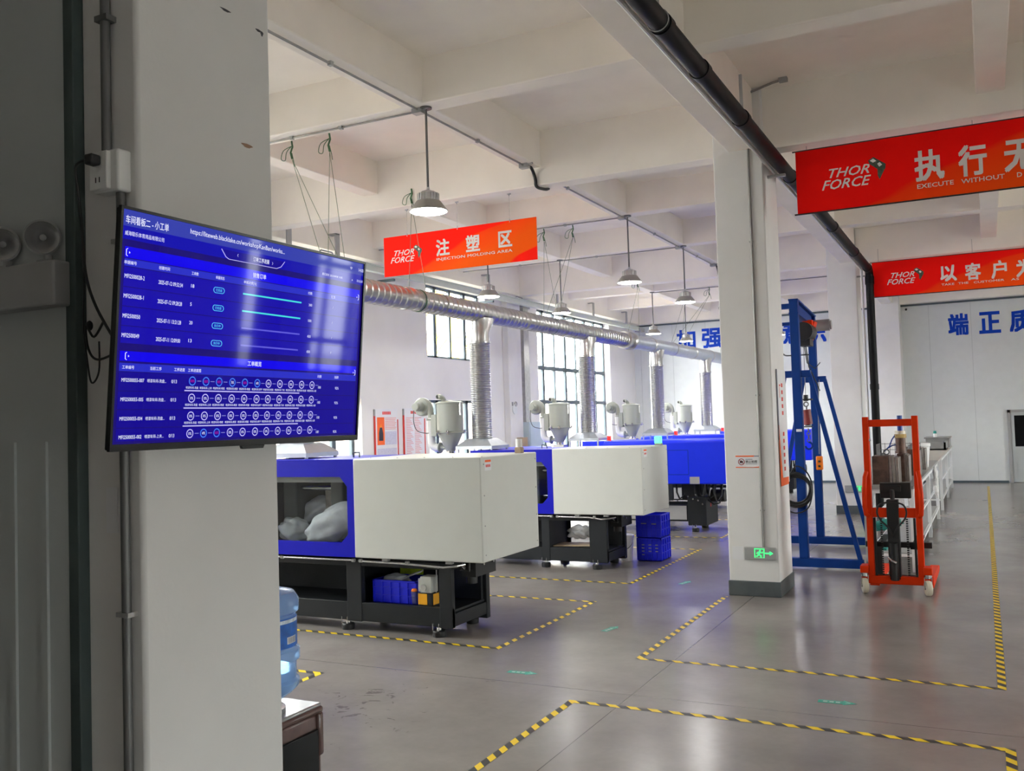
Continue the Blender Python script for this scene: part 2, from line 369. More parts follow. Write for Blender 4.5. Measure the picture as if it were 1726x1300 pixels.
def obj(name, g, m, parent=None, bevel=0., smooth=35, seg=2):
    bmesh.ops.recalc_face_normals(g.bm, faces=g.bm.faces)
    me = bpy.data.meshes.new(name); g.bm.to_mesh(me); g.bm.free()
    for p in me.polygons: p.use_smooth = True
    me.set_sharp_from_angle(angle=R(smooth))
    o = mesh_obj(name, me, m, parent)
    if bevel:
        b = o.modifiers.new('edge', 'BEVEL'); b.width = bevel; b.segments = seg; b.limit_method = 'ANGLE'; b.angle_limit = R(40)
        b.harden_normals = False
    return o
def tag(o, label, cat, group=None):
    o['label'] = label; o['category'] = cat
    if group: o['group'] = group
    return o
def thing(name, label, cat, loc, group=None):
    o = bpy.data.objects.new(name, None); C.objects.link(o); o.location = loc; o['_b'] = tuple(loc); o.empty_display_size = .1
    return tag(o, label, cat, group)
def struct(name, g, m, parent=None, **k):
    o = obj(name, g, m, parent, **k)
    if not parent: o['kind'] = 'structure'
    return o
def sroot(name, loc):
    o = bpy.data.objects.new(name, None); C.objects.link(o); o.location = loc; o['_b'] = tuple(loc); o['kind'] = 'structure'; return o
def dup(root, loc, label):
    def rec(o, parent):
        c = o.copy(); C.objects.link(c)
        if parent: c.parent = parent
        for ch in [x for x in list(o.children)]: rec(ch, c)
        return c
    c = rec(root, None); c.location = loc; c['_b'] = tuple(loc); c['label'] = label
    return c

# ---- lettering: flat or slightly raised glyphs fitted into a rectangle of a plane
def text_mesh(name, items, fn, m, parent=None, depth=.0):
    """items: (string, u0, v0, u1, v1, bold, shear); fn maps (u, v, d) to the world."""
    g = G(); bm = g.bm
    for s_, u0, v0, u1, v1, bold, shear in items:
        cu = bpy.data.curves.new('t', 'FONT'); cu.body = s_; cu.size = 1.; cu.shear = shear; cu.resolution_u = 2
        cu.fill_mode = 'FRONT'
        o = bpy.data.objects.new('t', cu); C.objects.link(o)
        dg = bpy.context.evaluated_depsgraph_get(); me = bpy.data.meshes.new_from_object(o.evaluated_get(dg))
        bpy.data.objects.remove(o); bpy.data.curves.remove(cu)
        if not len(me.vertices): bpy.data.meshes.remove(me); continue
        xs = [v.co.x for v in me.vertices]; ys = [v.co.y for v in me.vertices]
        a, b, c, d = min(xs), max(xs), min(ys), max(ys)
        ks = (v1 - v0) / max(d - c, 1e-6)
        if u1 is None: ku = ks
        else: ku = (u1 - u0) / max(b - a, 1e-6)
        sh = [(0, 0)] if bold <= 0 else [(-bold, -bold), (bold, -bold), (bold, bold), (-bold, bold)] if bold < .02 else [(0, 0), (-bold, -bold), (bold, -bold), (bold, bold), (-bold, bold)]
        for q, (ox, oy) in enumerate(sh):
            dd = depth + q * .0002
            vs_ = [bm.verts.new(fn(u0 + (v.co.x - a) * ku + ox * ks * .8, v0 + (v.co.y - c) * ks + oy * ks * .8, dd)) for v in me.vertices]
            for p in me.polygons:
                try: bm.faces.new([vs_[i] for i in p.vertices])
                except ValueError: pass
        bpy.data.meshes.remove(me)
    return obj(name, g, m, parent)

def obj_each(name, g, m, parent, **k):
    """one object for every separate piece of the mesh"""
    bm = g.bm; bm.verts.index_update(); seen = set(); out = []
    for v in list(bm.verts):
        if v in seen: continue
        st, isl = [v], {v}
        while st:
            a = st.pop()
            for e in a.link_edges:
                b = e.other_vert(a)
                if b not in isl: isl.add(b); st.append(b)
        seen |= isl; h = G(); mp = {a: h.bm.verts.new(a.co) for a in isl}
        for f in {f for a in isl for f in a.link_faces}: h.bm.faces.new([mp[a] for a in f.verts])
        out.append(obj(name, h, m, parent, **k))
    bm.free(); return out
# ================================================================ the setting
g = G(); g.box(XL - .3, XR + .3, YB - .3, YF + .3, -.2, 0); struct('floor', g, M['floor'])
g = G(); g.box(XL - .3, XR + .3, YB - .3, YF + .3, ZC, ZC + .15); struct('ceiling', g, M['ceil'])

def holed_wall(name, x0, x1, wins, m):
    g = G(); ys = sorted({YB - .3, YF + .3} | {w[0] for w in wins} | {w[1] for w in wins})
    for a, b in zip(ys, ys[1:]):
        col = sorted([(w[2], w[3]) for w in wins if w[0] <= a + 1e-6 and w[1] >= b - 1e-6]); z = 0
        for z0, z1 in col:
            g.box(x0, x1, a, b, z, z0); z = z1
        g.box(x0, x1, a, b, z, ZC)
    return struct(name, g, m)
holed_wall('wall_left', XL - .3, XL, WIN_L, M['wall'])
holed_wall('wall_right', XR, XR + .3, WIN_R, M['wall'])
g = G(); g.box(XL, XR, YF, YF + .3, 0, ZC); struct('wall_far', g, M['panel'])
g = G(); g.box(XL, XR, YB - .3, YB, 0, ZC); struct('wall_back', g, M['wall'])
# vertical panel seams of the far wall, the long baseboard strip and the head trim under the beam
g = G()
for i in range(17):
    x = -8.8 + i * .95
    if not (.35 < x < 1.5): g.box(x - .004, x + .004, YF - .004, YF, .05, 4.46)
struct('trim_1', g, M['panel_grey'])
g = G(); g.box(XL + .02, XR, YF - .05, YF, 4.455, 4.50); struct('trim_2', g, M['frame'])
g = G(); g.box(XL + .02, .40, YF - .02, YF, 0, .05); g.box(1.36, XR, YF - .02, YF, 0, .05); struct('baseboard_far', g, M['frame'])

# near partition beside the camera: grey coated panels with ribs on the lower half and a dark steel guide rail
g = G(); g.box(XL, -2.19, 1.70, 1.76, 0, ZC)
for x in [-2.285 - .13 * i for i in range(51)]: g.box(x - .012, x + .012, 1.692, 1.70, .05, 1.79)
struct('wall_near', g, M['panel_grey'])
g = G(); g.box(-2.19, -2.150, 1.695, 1.73, 0, ZC); struct('trim_3', g, M['rail'], bevel=.003)

# columns with painted plinths
def column(n, x0, x1, y0, y1, pl=.15):
    g = G(); g.box(x0, x1, y0, y1, 0, ZC + .01); c = struct('column', g, M['column'], bevel=.012)
    if pl:
        g = G(); g.box(x0 - .012, x1 + .012, y0 - .012, y1 + .012, 0, pl); struct('baseboard_' + n, g, M['plinth'], bevel=.006)
    return c
column('entrance_column', -2.185, -1.95, 1.73, 2.25)
column('middle_column', -2.40, -1.90, 9.50, 10.18)
column('aisle_column', -2.48, -1.98, 17.70, 18.32)
column('end_pilaster', -2.42, -1.84, 25.05, 25.7)
column('machine_wall_pilaster', -9.0, -8.86, 17.42, 18.02, 0)
column('machine_wall_pilaster', -9.0, -8.86, 9.50, 10.10, 0)
for y in (1.8, 9.5, 17.7): column('aisle_wall_pilaster', 6.86, 7.0, y, y + .6, 0)
column('distant_column', 4.55, 5.05, 9.5, 10.15); column('distant_column', 4.55, 5.05, 17.7, 18.3)

# beams
def beam(x0, x1, y0, y1, z): g = G(); g.box(x0, x1, y0, y1, z, ZC + .02); struct('beam', g, M['ceil'], bevel=.01)
BX = [(-8.999, -8.74, 4.504), (-6.86, -6.64, 4.704), (-4.62, -4.40, 4.704), (-2.24, -1.98, 4.504), (.04, .28, 4.704), (2.34, 2.58, 4.704), (4.66, 4.92, 4.504), (6.74, 6.999, 4.504)]
BY = [(-.8, -.56, 4.7), (1.86, 2.10, 4.5), (4.48, 4.71, 4.7), (7.10, 7.33, 4.7), (9.60, 9.83, 4.5), (12.45, 12.68, 4.7), (15.20, 15.43, 4.7), (17.78, 18.02, 4.5), (20.40, 20.63, 4.7), (23.00, 23.23, 4.7), (25.4, 25.7, 4.5)]
for x0, x1, z in BX: beam(x0, x1, YB, YF, z)
for y0, y1, z in BY: beam(XL + .002, XR - .002, y0, min(y1, YF - .002), z)

# windows: slate aluminium frames, mullions, transoms and panes
def window(n, w, X, s, cols, rows):
    """s = +1 looks out towards -X (machine side), -1 towards +X"""
    y0, y1, z0, z1 = w; x = X - s * .20
    r = sroot('window_%d' % n, (x, (y0 + y1) / 2, z0)); g = G(); t = .038; d0, d1 = sorted((x - s * .03, x + s * .03))
    g.box(d0, d1, y0, y0 + .05, z0, z1); g.box(d0, d1, y1 - .05, y1, z0, z1); g.box(d0, d1, y0, y1, z0, z0 + .06); g.box(d0, d1, y0, y1, z1 - .05, z1)
    for i in range(1, cols):
        y = y0 + (y1 - y0) * i / cols; k = t * (1.3 if i % 2 else .8)
        g.box(d0, d1, y - k, y + k, z0, z1)
    for z in rows: g.box(d0 - .005, d1 + .005, y0, y1, z - .045, z + .045)
    f = struct('window_frame', g, M['frame'], r)
    h = G()
    for i in range(1, cols, 2):
        y = y0 + (y1 - y0) * i / cols
        for z in [z0 + .3] + [q + .25 for q in rows]: h.box(x + s * .03, x + s * .05, y - .012, y + .012, z, z + .12)
    struct('window_handle', h, M['frame'], f)
    g = G(); g.box(x - .004, x + .004, y0 + .02, y1 - .02, z0 + .02, z1 - .02); struct('window_glass', g, M['glass'], r)
for i, w in enumerate(WIN_L):
    big = w[3] - w[2] > 3
    window(i + 1, w, XL, 1, 7 if big else 4, [2.28, 3.07] if big else [])
for i, w in enumerate(WIN_R): window(len(WIN_L) + 1 + i, w, XR, -1, 2 if i < 2 else 4, [] if i < 2 else [1.9, 3.3])  # first pair is unseen, added to brighten the near column and partition

# door in the far wall: pale aluminium leaf, dark glass above, kick panel below
r = sroot('door_1', (.9, YF - .02, 0)); g = G()
g.box(.43, .50, YF - .06, YF, 0, 1.76); g.box(1.28, 1.35, YF - .06, YF, 0, 1.76); g.box(.43, 1.35, YF - .06, YF, 1.69, 1.76); struct('door_frame', g, M['grey'], r)
g = G(); g.box(.505, .575, YF - .045, YF, .02, 1.685); g.box(1.205, 1.275, YF - .045, YF, .02, 1.685); g.box(.575, 1.205, YF - .045, YF, 1.62, 1.685); g.box(.575, 1.205, YF - .045, YF, .80, .87); g.box(.575, 1.205, YF - .045, YF, .02, .10); g.box(.575, 1.205, YF - .03, YF, .10, .80)
struct('door_panel', g, M['panel_grey'], r)
g = G(); g.box(.575, 1.205, YF - .03, YF - .015, .87, 1.62); struct('door_glass', g, M['black_glass'], r)
g = G(); g.box(1.22, 1.25, YF - .075, YF - .045, .80, .95); g.cyl((1.235, YF - .075, .9), (1.13, YF - .075, .9), .01); struct('door_handle', g, M['steel'], r)

# marks on the entrance column
for (y, z, a, b, m) in ((2.06, 3.045, .02, .004, 'scuff'), (2.20, 3.035, .012, .004, 'scuff'), (2.215, 3.03, .006, .008, 'scuff'), (2.14, 2.66, .022, .006, 'stain')):
    g = G(); g.prism([(y + a * math.cos(t) * (1 + .3 * math.sin(3 * t)), z + b * math.sin(t)) for t in (k * .4 for k in range(16))], YZ(-1.9505), 0, .001)
    o = struct('trim_%d' % (4 + int(z * 1000) % 97), g, M[m])

# ---------------------------------------------------------------- outdoors, seen through the windows
g = G(); g.box(-60, XL - .35, -40, 80, -.35, -.15); g.box(XR + .35, 50, -40, 80, -.35, -.15); o = struct('ground', g, M['ext_g'])
r = thing('neighbour_building', 'pale neighbouring building seen through the tall machine hall windows', 'building', (-42, 30, -.15))
g = G(); g.box(-47, -42, -6, 95, -.15, 8.0); obj('facade', g, M['ext'], r)
for j in range(3):
    for i in range(3, 20):
        g = G(); g.box(-42.0, -41.94, -4 + i * 4.6, -1.6 + i * 4.6, .9 + j * 2.4, 2.3 + j * 2.4); obj('window', g, M['ext_w'], r)
g = G(); g.box(-13.3, -13.0, -10, 34, -.15, 2.75); g.box(-13.34, -12.96, -10, 34, 2.75, 2.85)
o = tag(obj('boundary_wall', g, mat('yard_wall_render', (.62, .52, .45), .85, var=.12, vscale=4), None), 'low pinkish yard wall seen through the lower windows', 'yard wall'); o['kind'] = 'structure'
r = thing('lattice_mast', 'yellow lattice mast standing outside the narrow window', 'mast', (-16.2, 27.0, -.15))
g = G()
for dx, dy in ((-.8, -.8), (.8, -.8), (-.8, .8), (.8, .8)): g.beam((-16.2 + dx, 27 + dy, -.15), (-16.2 + dx, 27 + dy, 14), .14, .14)
obj_each('leg', g, M['ext_y'], r)
g = G()
for k in range(9):
    z = k * 1.6
    for dy in (-.8, .8):
        g.beam((-17.0, 27 + dy, z), (-15.4, 27 + dy, z + 1.6), .08, .08); g.beam((-17.0, 27 + dy, z + 1.6), (-15.4, 27 + dy, z + 1.6), .08, .08)
    for dx in (-.8, .8):
        g.beam((-16.2 + dx, 26.2, z), (-16.2 + dx, 27.8, z + 1.6), .08, .08)
obj('bracing', g, M['ext_y'], r)
# ================================================================ television on the entrance column
TW, TH = .985, .590
tv_o = Vector((-1.870, 1.5575, 1.762)); tv_up = Vector((.05, .003, .588)).normalized(); tv_n = Vector((0, 1, 0)).cross(tv_up)
TV = lambda u, v, d: tuple(tv_o + Vector((0, u, 0)) + tv_up * v + tv_n * d)
r = thing('television', 'wall-mounted television showing a blue production dashboard', 'television', (-1.90, 2.05, 1.76))
g = G(); b_ = .007
g.holed([(0, 0), (TW, 0), (TW, TH), (0, TH)], [(b_, .017), (TW - b_, .017), (TW - b_, TH - b_), (b_, TH - b_)], TV, -.004, .006)
g.prism([(.45, -.010), (.535, -.010), (.54, 0), (.445, 0)], TV, -.006, .004)
obj('bezel', g, M['bezel'], r, bevel=.0015)
g = G(); g.prism([(.002, .002), (TW - .002, .002), (TW - .002, TH - .002), (.002, TH - .002)], TV, -.016, -.004); g.prism([(.12, .05), (.86, .05), (.86, .40), (.12, .40)], TV, -.055, -.016); obj('rear_housing', g, M['bezel'], r, bevel=.004)
g = G(); g.box(-1.95, -1.915, 1.82, 2.20, 1.88, 2.22); obj('wall_bracket', g, M['bezel'], r)
g = G(); g.prism([(b_, .017), (TW - b_, .017), (TW - b_, TH - b_), (b_, TH - b_)], TV, -.004, 0); scr = obj('screen', g, TVM['navy'], r)
def quads(name, L, m, d=.0006):
    g = G()
    for u0, v0, u1, v1 in L: g.face([TV(u0, v0, d), TV(u1, v0, d), TV(u1, v1, d), TV(u0, v1, d)])
    return obj(name, g, TVM[m], scr)
e0, e1 = .010, TW - .010
quads('status_band', [(b_, .544, TW - b_, TH - b_)], 'band')
quads('company_band', [(b_, .512, TW - b_, .544)], 'sub')
quads('section_bar', [(e0 + .010, .468, e1 - .01, .495), (e0 + .010, .219, e1 - .01, .243)], 'bright')
quads('table_head', [(e0 + .010, .448, e1 - .01, .466), (e0 + .010, .194, e1 - .01, .214)], 'head')
quads('table_row', [(e0 + .010, v0, e1 - .01, v1) for v0, v1 in ((.399, .446), (.352, .397), (.305, .350), (.262, .303))], 'row')
quads('table_row', [(e0 + .010, v0, e1 - .01, v1) for v0, v1 in ((.147, .192), (.102, .145), (.057, .100), (.024, .055))], 'row2')
g = G()
tab = [(.335, .536), (.362, .512), (.560, .512), (.590, .536)]
g.face([TV(u, v, .0009) for u, v in tab][::-1]); obj('tab_panel', g, TVM['row2'], scr)
g = G(); g.tube([TV(u, v, .0012) for u, v in ((.335, .536), (.352, .517), (.364, .512), (.556, .512), (.575, .519), (.590, .536))], .0009, 6); obj('tab_outline', g, TVM['ring'], scr)
T_ = []
def t(s, u, v, h, w=None, b=.0): T_.append((s, u, v - h / 2, (u + w) if w else None, v + h / 2, b, 0))
t('车间看板二 - 小工单', .018, .560, .020, .132, .008); t('https://liteweb.blacklake.cn/workshopKanBan/works...', .222, .563, .017, .366, .006)
t('威海聪乐体育用品有限公司', .017, .527, .011, .120, .003); t('订单工序进展', .458, .526, .013, .066, .01); t('‹', .395, .527, .008); t('›', .536, .524, .008)
t('销售订单', .460, .481, .014, .054, .012); t('工单概览', .456, .231, .014, .056, .012)
t('14:00', .952, .560, .011, .026); t('最近更新 2025/08/08 14:00', .765, .524, .008, .102, 0); t('退出全屏', .944, .524, .008, .032)
for s, u, w in (('单据编号', .019, .037), ('创建时间', .125, .035), ('工单数', .233, .024), ('单据状态', .319, .032), ('单据进度[%]', .425, .05), ('计划数', .702, .020), ('完工数', .815, .020)): t(s, u, .457, .009, w, .006)
for s, u, w in (('工单编号', .028, .036), ('当前工序', .113, .036), ('工序进度', .190, .036), ('工单进度图', .237, .045), ('计划数', .766, .020), ('良品数', .852, .020)): t(s, u, .204, .009, w, .006)
for v, a, bb, c_, q in ((.424, 'MFI2500028-2', '2025-07-12 09:32:34', '18', '2400'), (.376, 'MFI2500028-1', '2025-07-12 09:28:28', '5', '1000'), (.328, 'MFI2500050', '2025-07-11 13:21:28', '20', '4500'), (.281, 'MFI2500049', '2025-07-11 12:09:00', '13', '4500')):
    t(a, .022, v, .010, .060 if len(a) > 10 else .052, .006); t(bb, .126, v - .003, .010, .079, .006); t(c_, .233, v, .009, .011 if len(c_) > 1 else .005, .006); t(q, .708, v - .003, .008, .016, .004); t('/', .825, v, .007)
for v, a, bb in ((.173, '007', '喷漆车间-洗盘...'), (.126, '005', '喷漆车间-洗盘...'), (.079, '004', '喷漆车间-洗盘...'), (.034, '002', '喷漆车间-上夹...')):
    t('MFI2500055-' + a, .028, v, .009, .068, .006); t(bb, .106, v, .009, .060, .004); t('0/13', .183, v, .009, .018, .004); t('100', .772, v - .003, .008, .013, .002); t('92%', .857, v - .004, .008, .018, .002)
us = [.254, .302, .350, .400, .449, .499, .546, .595, .644, .693, .742]
for k, v in enumerate((.176, .131, .084, .038)):
    for i, u in enumerate(us):
        if not (k == 0 and i in (0, 1, 2, 4)) and not (k == 3 and i == 2): t({0: {3: '76%', 5: '64%'}, 3: {1: '49%'}}.get(k, {}).get(i, '0%'), u - .0055, v, .0075, .011, .004)
        if k < 3: t('喷漆车间-' + ('洗盘', '上夹', '喷底', '烤漆', '喷面', '烘干', '检验', '下夹', '打磨', '包装', '入库')[i], u - .0215, v - .0175, .0065, .043, .004)
text_mesh('dashboard_text', T_, lambda u, v, d: TV(u, v, .0014), TVM['text'], scr)
text_mesh('alert_percent', [('100%', u - .0075, v - .0035, u + .0075, v + .0035, .0, 0) for u, v in [(us[i], .176) for i in (0, 1, 2, 4)] + [(us[2], .038)]], lambda u, v, d: TV(u, v, .0014), TVM['mag'], scr)
g = G(); h = G()
for k, v in enumerate((.176, .131, .084, .038)):
    for i, u in enumerate(us):
        q = h if (k == 0 and i < 6) or (k == 3 and i in (1, 2)) else g
        n = 20; o_ = [(u + .0120 * math.cos(a), v + .0120 * math.sin(a)) for a in (2 * math.pi * j / n for j in range(n))]; i_ = [(u + .0094 * math.cos(a), v + .0094 * math.sin(a)) for a in (2 * math.pi * j / n for j in range(n))]
        for j in range(n):
            q.face([TV(*o_[j], .0012), TV(*o_[(j + 1) % n], .0012), TV(*i_[(j + 1) % n], .0012), TV(*i_[j], .0012)])
obj('progress_ring', g, TVM['ring'], scr); obj('started_ring', h, TVM['ringb'], scr)
L = [(u + .0165, v - .0005, u + .031, v + .0008) for v in (.176, .131, .084, .038) for u in us]
quads('ring_link', L, 'dim', .0011)
quads('row_scrollbar', [(.228, v, .684, v + .0030) for v in (.1490, .1035, .0565)], 'ring', .0012)
quads('finished_bar', [(.424, .422, .674, .4265), (.424, .374, .672, .3785)], 'teal', .0012)
quads('pending_bar', [(.424, .3265, .672, .3305), (.424, .2785, .668, .2825)], 'pale', .0012)
g = G()
for v in (.424, .376, .328, .281):
    c0 = (.333, v - .001); pts = []
    for j in range(24):
        a = 2 * math.pi * j / 24; cx = .012 if math.cos(a) > 0 else -.012
        pts.append(TV(c0[0] + cx + .0075 * math.cos(a), c0[1] + .0075 * math.sin(a), .0013))
    g.tube(pts, .0008, 5, True)
obj('status_badge', g, TVM['cyan'], scr)
text_mesh('badge_text', [(s, .3215, v - .005, .3445, v + .003, .004, 0) for s, v in (('已完成', .424), ('已完成', .376), ('执行中', .328), ('执行中', .281))], lambda u, v, d: TV(u, v, .0014), TVM['cyan'], scr)
g = G()
for u, v, s in ((.024, .481, 1), (.036, .231, 1), (e1 - .016, .470, -1), (e1 - .016, .222, -1)):
    g.tube([TV(u + .004 * s, v + .009, .0012), TV(u, v + .007, .0012), TV(u, v - .007, .0012), TV(u + .004 * s, v - .009, .0012)], .0009, 5)
    g.face([TV(u + .008 * s, v + .003, .0012), TV(u + .008 * s, v - .003, .0012), TV(u + .012 * s, v, .0012)])
for q in (.0035, .0065, .0095):
    g.tube([TV(.912 + q * math.cos(a), .555 + q * math.sin(a), .0012) for a in (R(50 + 10 * k) for k in range(9))], .0006, 5)
g.face([TV(.927 - .010, .521, .0012), TV(.927 - .004, .521, .0012), TV(.927 - .007, .527, .0012)])
obj('screen_icon', g, TVM['text'], scr)

# ================================================================ fittings on the entrance column
r = thing('socket_box', 'white surface socket box high on the column beside the television', 'socket', (-2.02, 1.71, 2.44))
g = G(); g.box(-2.065, -1.972, 1.685, 1.73, 2.435, 2.545); obj('box', g, M['white'], r, bevel=.006)
g = G(); g.box(-2.063, -1.998, 1.672, 1.687, 2.44, 2.54); fp = obj('socket_plate', g, M['white'], r, bevel=.003)
g = G()
for z in (2.465, 2.515):
    for dx in (-.010, .004): g.box(-2.03 + dx, -2.027 + dx, 1.6710, 1.6725, z - .007, z + .007)
obj('socket_slots', g, M['black'], fp)
r = thing('power_cord', 'black mains plug and cord drooping from the socket box', 'cord', (-2.05, 1.66, 1.9))
g = G(); g.box(-2.046, -2.016, 1.640, 1.672, 2.500, 2.528); obj('plug', g, M['black'], r, bevel=.006)
g = G(); g.tube(smooth([(-2.046, 1.655, 2.514), (-2.065, 1.65, 2.514), (-2.085, 1.65, 2.505), (-2.092, 1.655, 2.48), (-2.088, 1.66, 2.42), (-2.084, 1.665, 2.34), (-2.083, 1.67, 2.25), (-2.074, 1.675, 2.19), (-2.06, 1.69, 2.13), (-2.03, 1.71, 2.06)]), .0038, 8); obj('cord', g, M['black'], r)
g = G(); g.tube(smooth([(-2.05, 1.70, 2.10), (-2.075, 1.69, 2.06), (-2.092, 1.68, 2.09), (-2.085, 1.68, 2.03), (-2.062, 1.69, 2.0), (-2.01, 1.71, 2.02), (-1.97, 1.72, 2.05)]), .0032, 7); g.sphere((-2.085, 1.685, 2.09), .010, .008, .014, sub=2)
g.tube(smooth([(-2.12, 1.695, 2.29), (-2.11, 1.69, 2.2), (-2.115, 1.69, 2.10), (-2.10, 1.69, 1.99), (-2.085, 1.69, 1.94), (-2.07, 1.70, 1.97), (-2.08, 1.71, 2.05)]), .0025, 7)
tag(obj('signal_cable', g, M['black'], None), 'tangled thin black cables hanging beside the television edge', 'cable')
r = thing('conduit_pipe', 'dark grey conduit running up the column above the socket box', 'conduit', (-2.05, 1.715, 2.5))
g = G(); g.cyl((-2.045, 1.713, 2.545), (-2.045, 1.713, ZC), .013, n=12); obj('pipe', g, M['grey_d'], r)
g = G()
for z in (2.9, 3.6): g.box(-2.068, -2.022, 1.697, 1.73, z, z + .015)
obj_each('clip', g, M['grey_d'], r)
r = thing('conduit_pipe', 'dark grey conduit running down the column below the socket box', 'conduit', (-2.0, 1.715, 0))
g = G(); g.cyl((-1.995, 1.713, 0), (-1.995, 1.713, 2.435), .012, n=12); obj('pipe', g, M['grey_d'], r)
g = G()
for z in (.5, 1.335, 2.3): g.box(-2.017, -1.973, 1.698, 1.73, z, z + .012)
obj_each('clip', g, M['steel'], r)
g = G(); g.box(-2.082, -2.040, 1.7275, 1.7295, 1.545, 1.665)
tag(obj('paper_notice', g, M['paper'], None), 'small faded paper notice taped beside the lower column conduit', 'notice')

r = thing('emergency_light', 'grey twin-head emergency light box on the dark partition', 'emergency light', (-2.36, 1.67, 2.15))
g = G(); g.box(-2.56, -2.172, 1.645, 1.70, 2.150, 2.270); obj('body', g, M['grey'], r, bevel=.006)
ax = Vector((-.72, .66, .16)).normalized()
for x in (-2.405, -2.238):
    c0 = Vector((x, 1.665, 2.338))
    g = G(); g.cyl((x, 1.68, 2.270), (x, 1.68, 2.292), .012); g.box(x - .02, x + .02, 1.66, 1.695, 2.270, 2.278)
    g.lathe([(.001, .046), (.018, .045), (.034, .032), (.044, .0), (.047, -.012), (.043, -.014)], c0, ax, 28, cap=False)
    hd = obj('lamp_head', g, M['grey'], r)
    g = G(); g.lathe([(.0005, .0225), (.004, .022), (.020, .018), (.034, .006), (.0425, -.0125), (.0425, -.0145), (.033, .003), (.019, .015), (.004, .019), (.0005, .019)], c0, ax, 28, cap=False); obj('reflector', g, M['steel'], hd)
    g = G(); g.sphere(c0 + ax * .004, .009, sub=2); obj('bulb', g, M['grey'], hd)

# ================================================================ water dispenser behind the column
r = thing('water_dispenser', 'dark floor-standing water dispenser tucked behind the television column', 'water dispenser', (-2.27, 2.48, 0))
x0, x1, y0, y1, zt = -2.43, -2.11, 2.33, 2.645, .85
g = G(); g.box(x0, x1 - .012, y0, y1, .03, zt - .03); obj('cabinet', g, M['rose'], r, bevel=.015)
g = G(); g.box(x1 - .02, x1 - .002, y0 + .01, y1 - .028, .06, zt - .085); obj('front_panel', g, M['black_glass'], r, bevel=.004)
g = G(); g.box(x0, x1, y0, y1, zt - .035, zt - .010); g.box(x1 - .03, x1, y1 - .03, y1, zt - .18, zt - .03); obj('front_trim', g, M['rose'], r, bevel=.010)
g = G(); g.box(x0 + .005, x1 - .006, y0 + .005, y1 - .006, zt - .014, zt); obj('top', g, M['silver_top'], r, bevel=.006)
g = G(); g.lathe([(.085, zt), (.085, zt + .016), (.070, zt + .020), (.060, zt + .008), (.05, zt + .008)], (-2.235, 2.462, 0)); obj('bottle_collar', g, M['silver_top'], r)
g = G()
for a in (x0 + .04, x1 - .05):
    for b in (y0 + .04, y1 - .04): g.cyl((a, b, 0), (a, b, .035), .018, n=12)
obj_each('foot', g, M['black'], r)
r = thing('water_bottle', 'upturned blue water bottle on the dispenser behind the column', 'bottle', (-2.235, 2.462, zt))
prof = [(.028, zt + .003), (.03, zt + .03), (.05, zt + .045), (.110, zt + .105), (.130, zt + .135), (.134, zt + .165), (.124, zt + .180), (.124, zt + .255), (.126, zt + .262), (.136, zt + .275), (.136, zt + .325), (.126, zt + .335), (.125, zt + .505), (.135, zt + .520), (.136, zt + .575), (.120, zt + .615), (.08, zt + .632), (.02, zt + .635)]
prof = [(a, zt + (b - zt) * .655) for a, b in prof]
g = G(); g.lathe(prof, (-2.235, 2.462, 0), n=36); bo = obj('bottle_body', g, M['bottle'], r)
g = G(); g.lathe([(.026, zt + .006), (.045, zt + .032), (.105, zt + .072), (.125, zt + .10), (.119, zt + .120), (.119, zt + .145), (.001, zt + .1455)], (-2.235, 2.462, 0), n=36); obj('water', g, mat('water_blue', (.35, .58, .80), .05, spec=.6), r)
def cyl_band(rr, z0, z1, a0, a1, n=16):
    g = G(); P = [(-2.235 + rr * math.cos(a0 + (a1 - a0) * k / n), 2.462 + rr * math.sin(a0 + (a1 - a0) * k / n)) for k in range(n + 1)]
    for (p, q) in zip(P, P[1:]): g.face([(*p, z0), (*q, z0), (*q, z1), (*p, z1)])
    return g
Z = lambda k: zt + k * .655
lb = obj('label', cyl_band(.1275, Z(.345), Z(.495), R(-100), R(38)), mat('bottle_label_blue', srgb(30, 100, 190), .4, var=.35, vscale=22), r)
obj('barcode_patch', cyl_band(.1280, Z(.365), Z(.400), R(-2), R(22)), M['paper'], lb)
g = G()
for k in range(7):
    a = R(1 + 3 * k); gg = cyl_band(.1283, Z(.368), Z(.397), a, a + R(1.1), 1); me_ = bpy.data.meshes.new('q'); gg.bm.to_mesh(me_); g.bm.from_mesh(me_); bpy.data.meshes.remove(me_)
obj('barcode', g, M['ink_dark'], lb)
obj('label_swirl', cyl_band(.1280, Z(.470), Z(.488), R(-90), R(30)), mat('bottle_label_foam', (.65, .75, .85), .4, var=.3, vscale=60), lb)
# ================================================================ injection moulding machines
def leveling_foot(r, x, y, z1=.13):
    g = G(); g.lathe([(.055, 0), (.058, .012), (.058, .045), (.050, .055), (.02, .056)], (x, y, 0), n=20); g.cyl((x, y, .05), (x, y, z1), .012, n=10)
    f = obj('foot', g, M['black'], r)
    g = G(); g.cyl((x, y - .0, .058), (x, y, .078), .022, n=6); g.beam((x - .03, y - .055, .06), (x - .03, y - .055, .12), .006, .006); g.beam((x + .03, y - .055, .06), (x + .03, y - .055, .12), .006, .006); obj('foot_nut', g, M['steel'], f)
def screws(g, pts, ax, r=.006):
    for p in pts:
        q = Vector(p) + Vector(ax) * .004; g.cyl(p, q, r, n=8)
def warning_sticker(r, x, y, z):
    g = G(); g.box(x, x + .0015, y, y + .115, z, z + .09); s = obj('warning_sticker', g, M['paper'], r)
    g = G(); g.box(x, x + .002, y + .006, y + .109, z + .070, z + .088); obj('sticker_header', g, M['ink_orange'], s)
    g = G()
    for i in range(4): g.box(x, x + .002, y + .018 + i * .021, y + .033 + i * .021, z + .028, z + .050)
    obj('sticker_print', g, M['ink_red'], s)

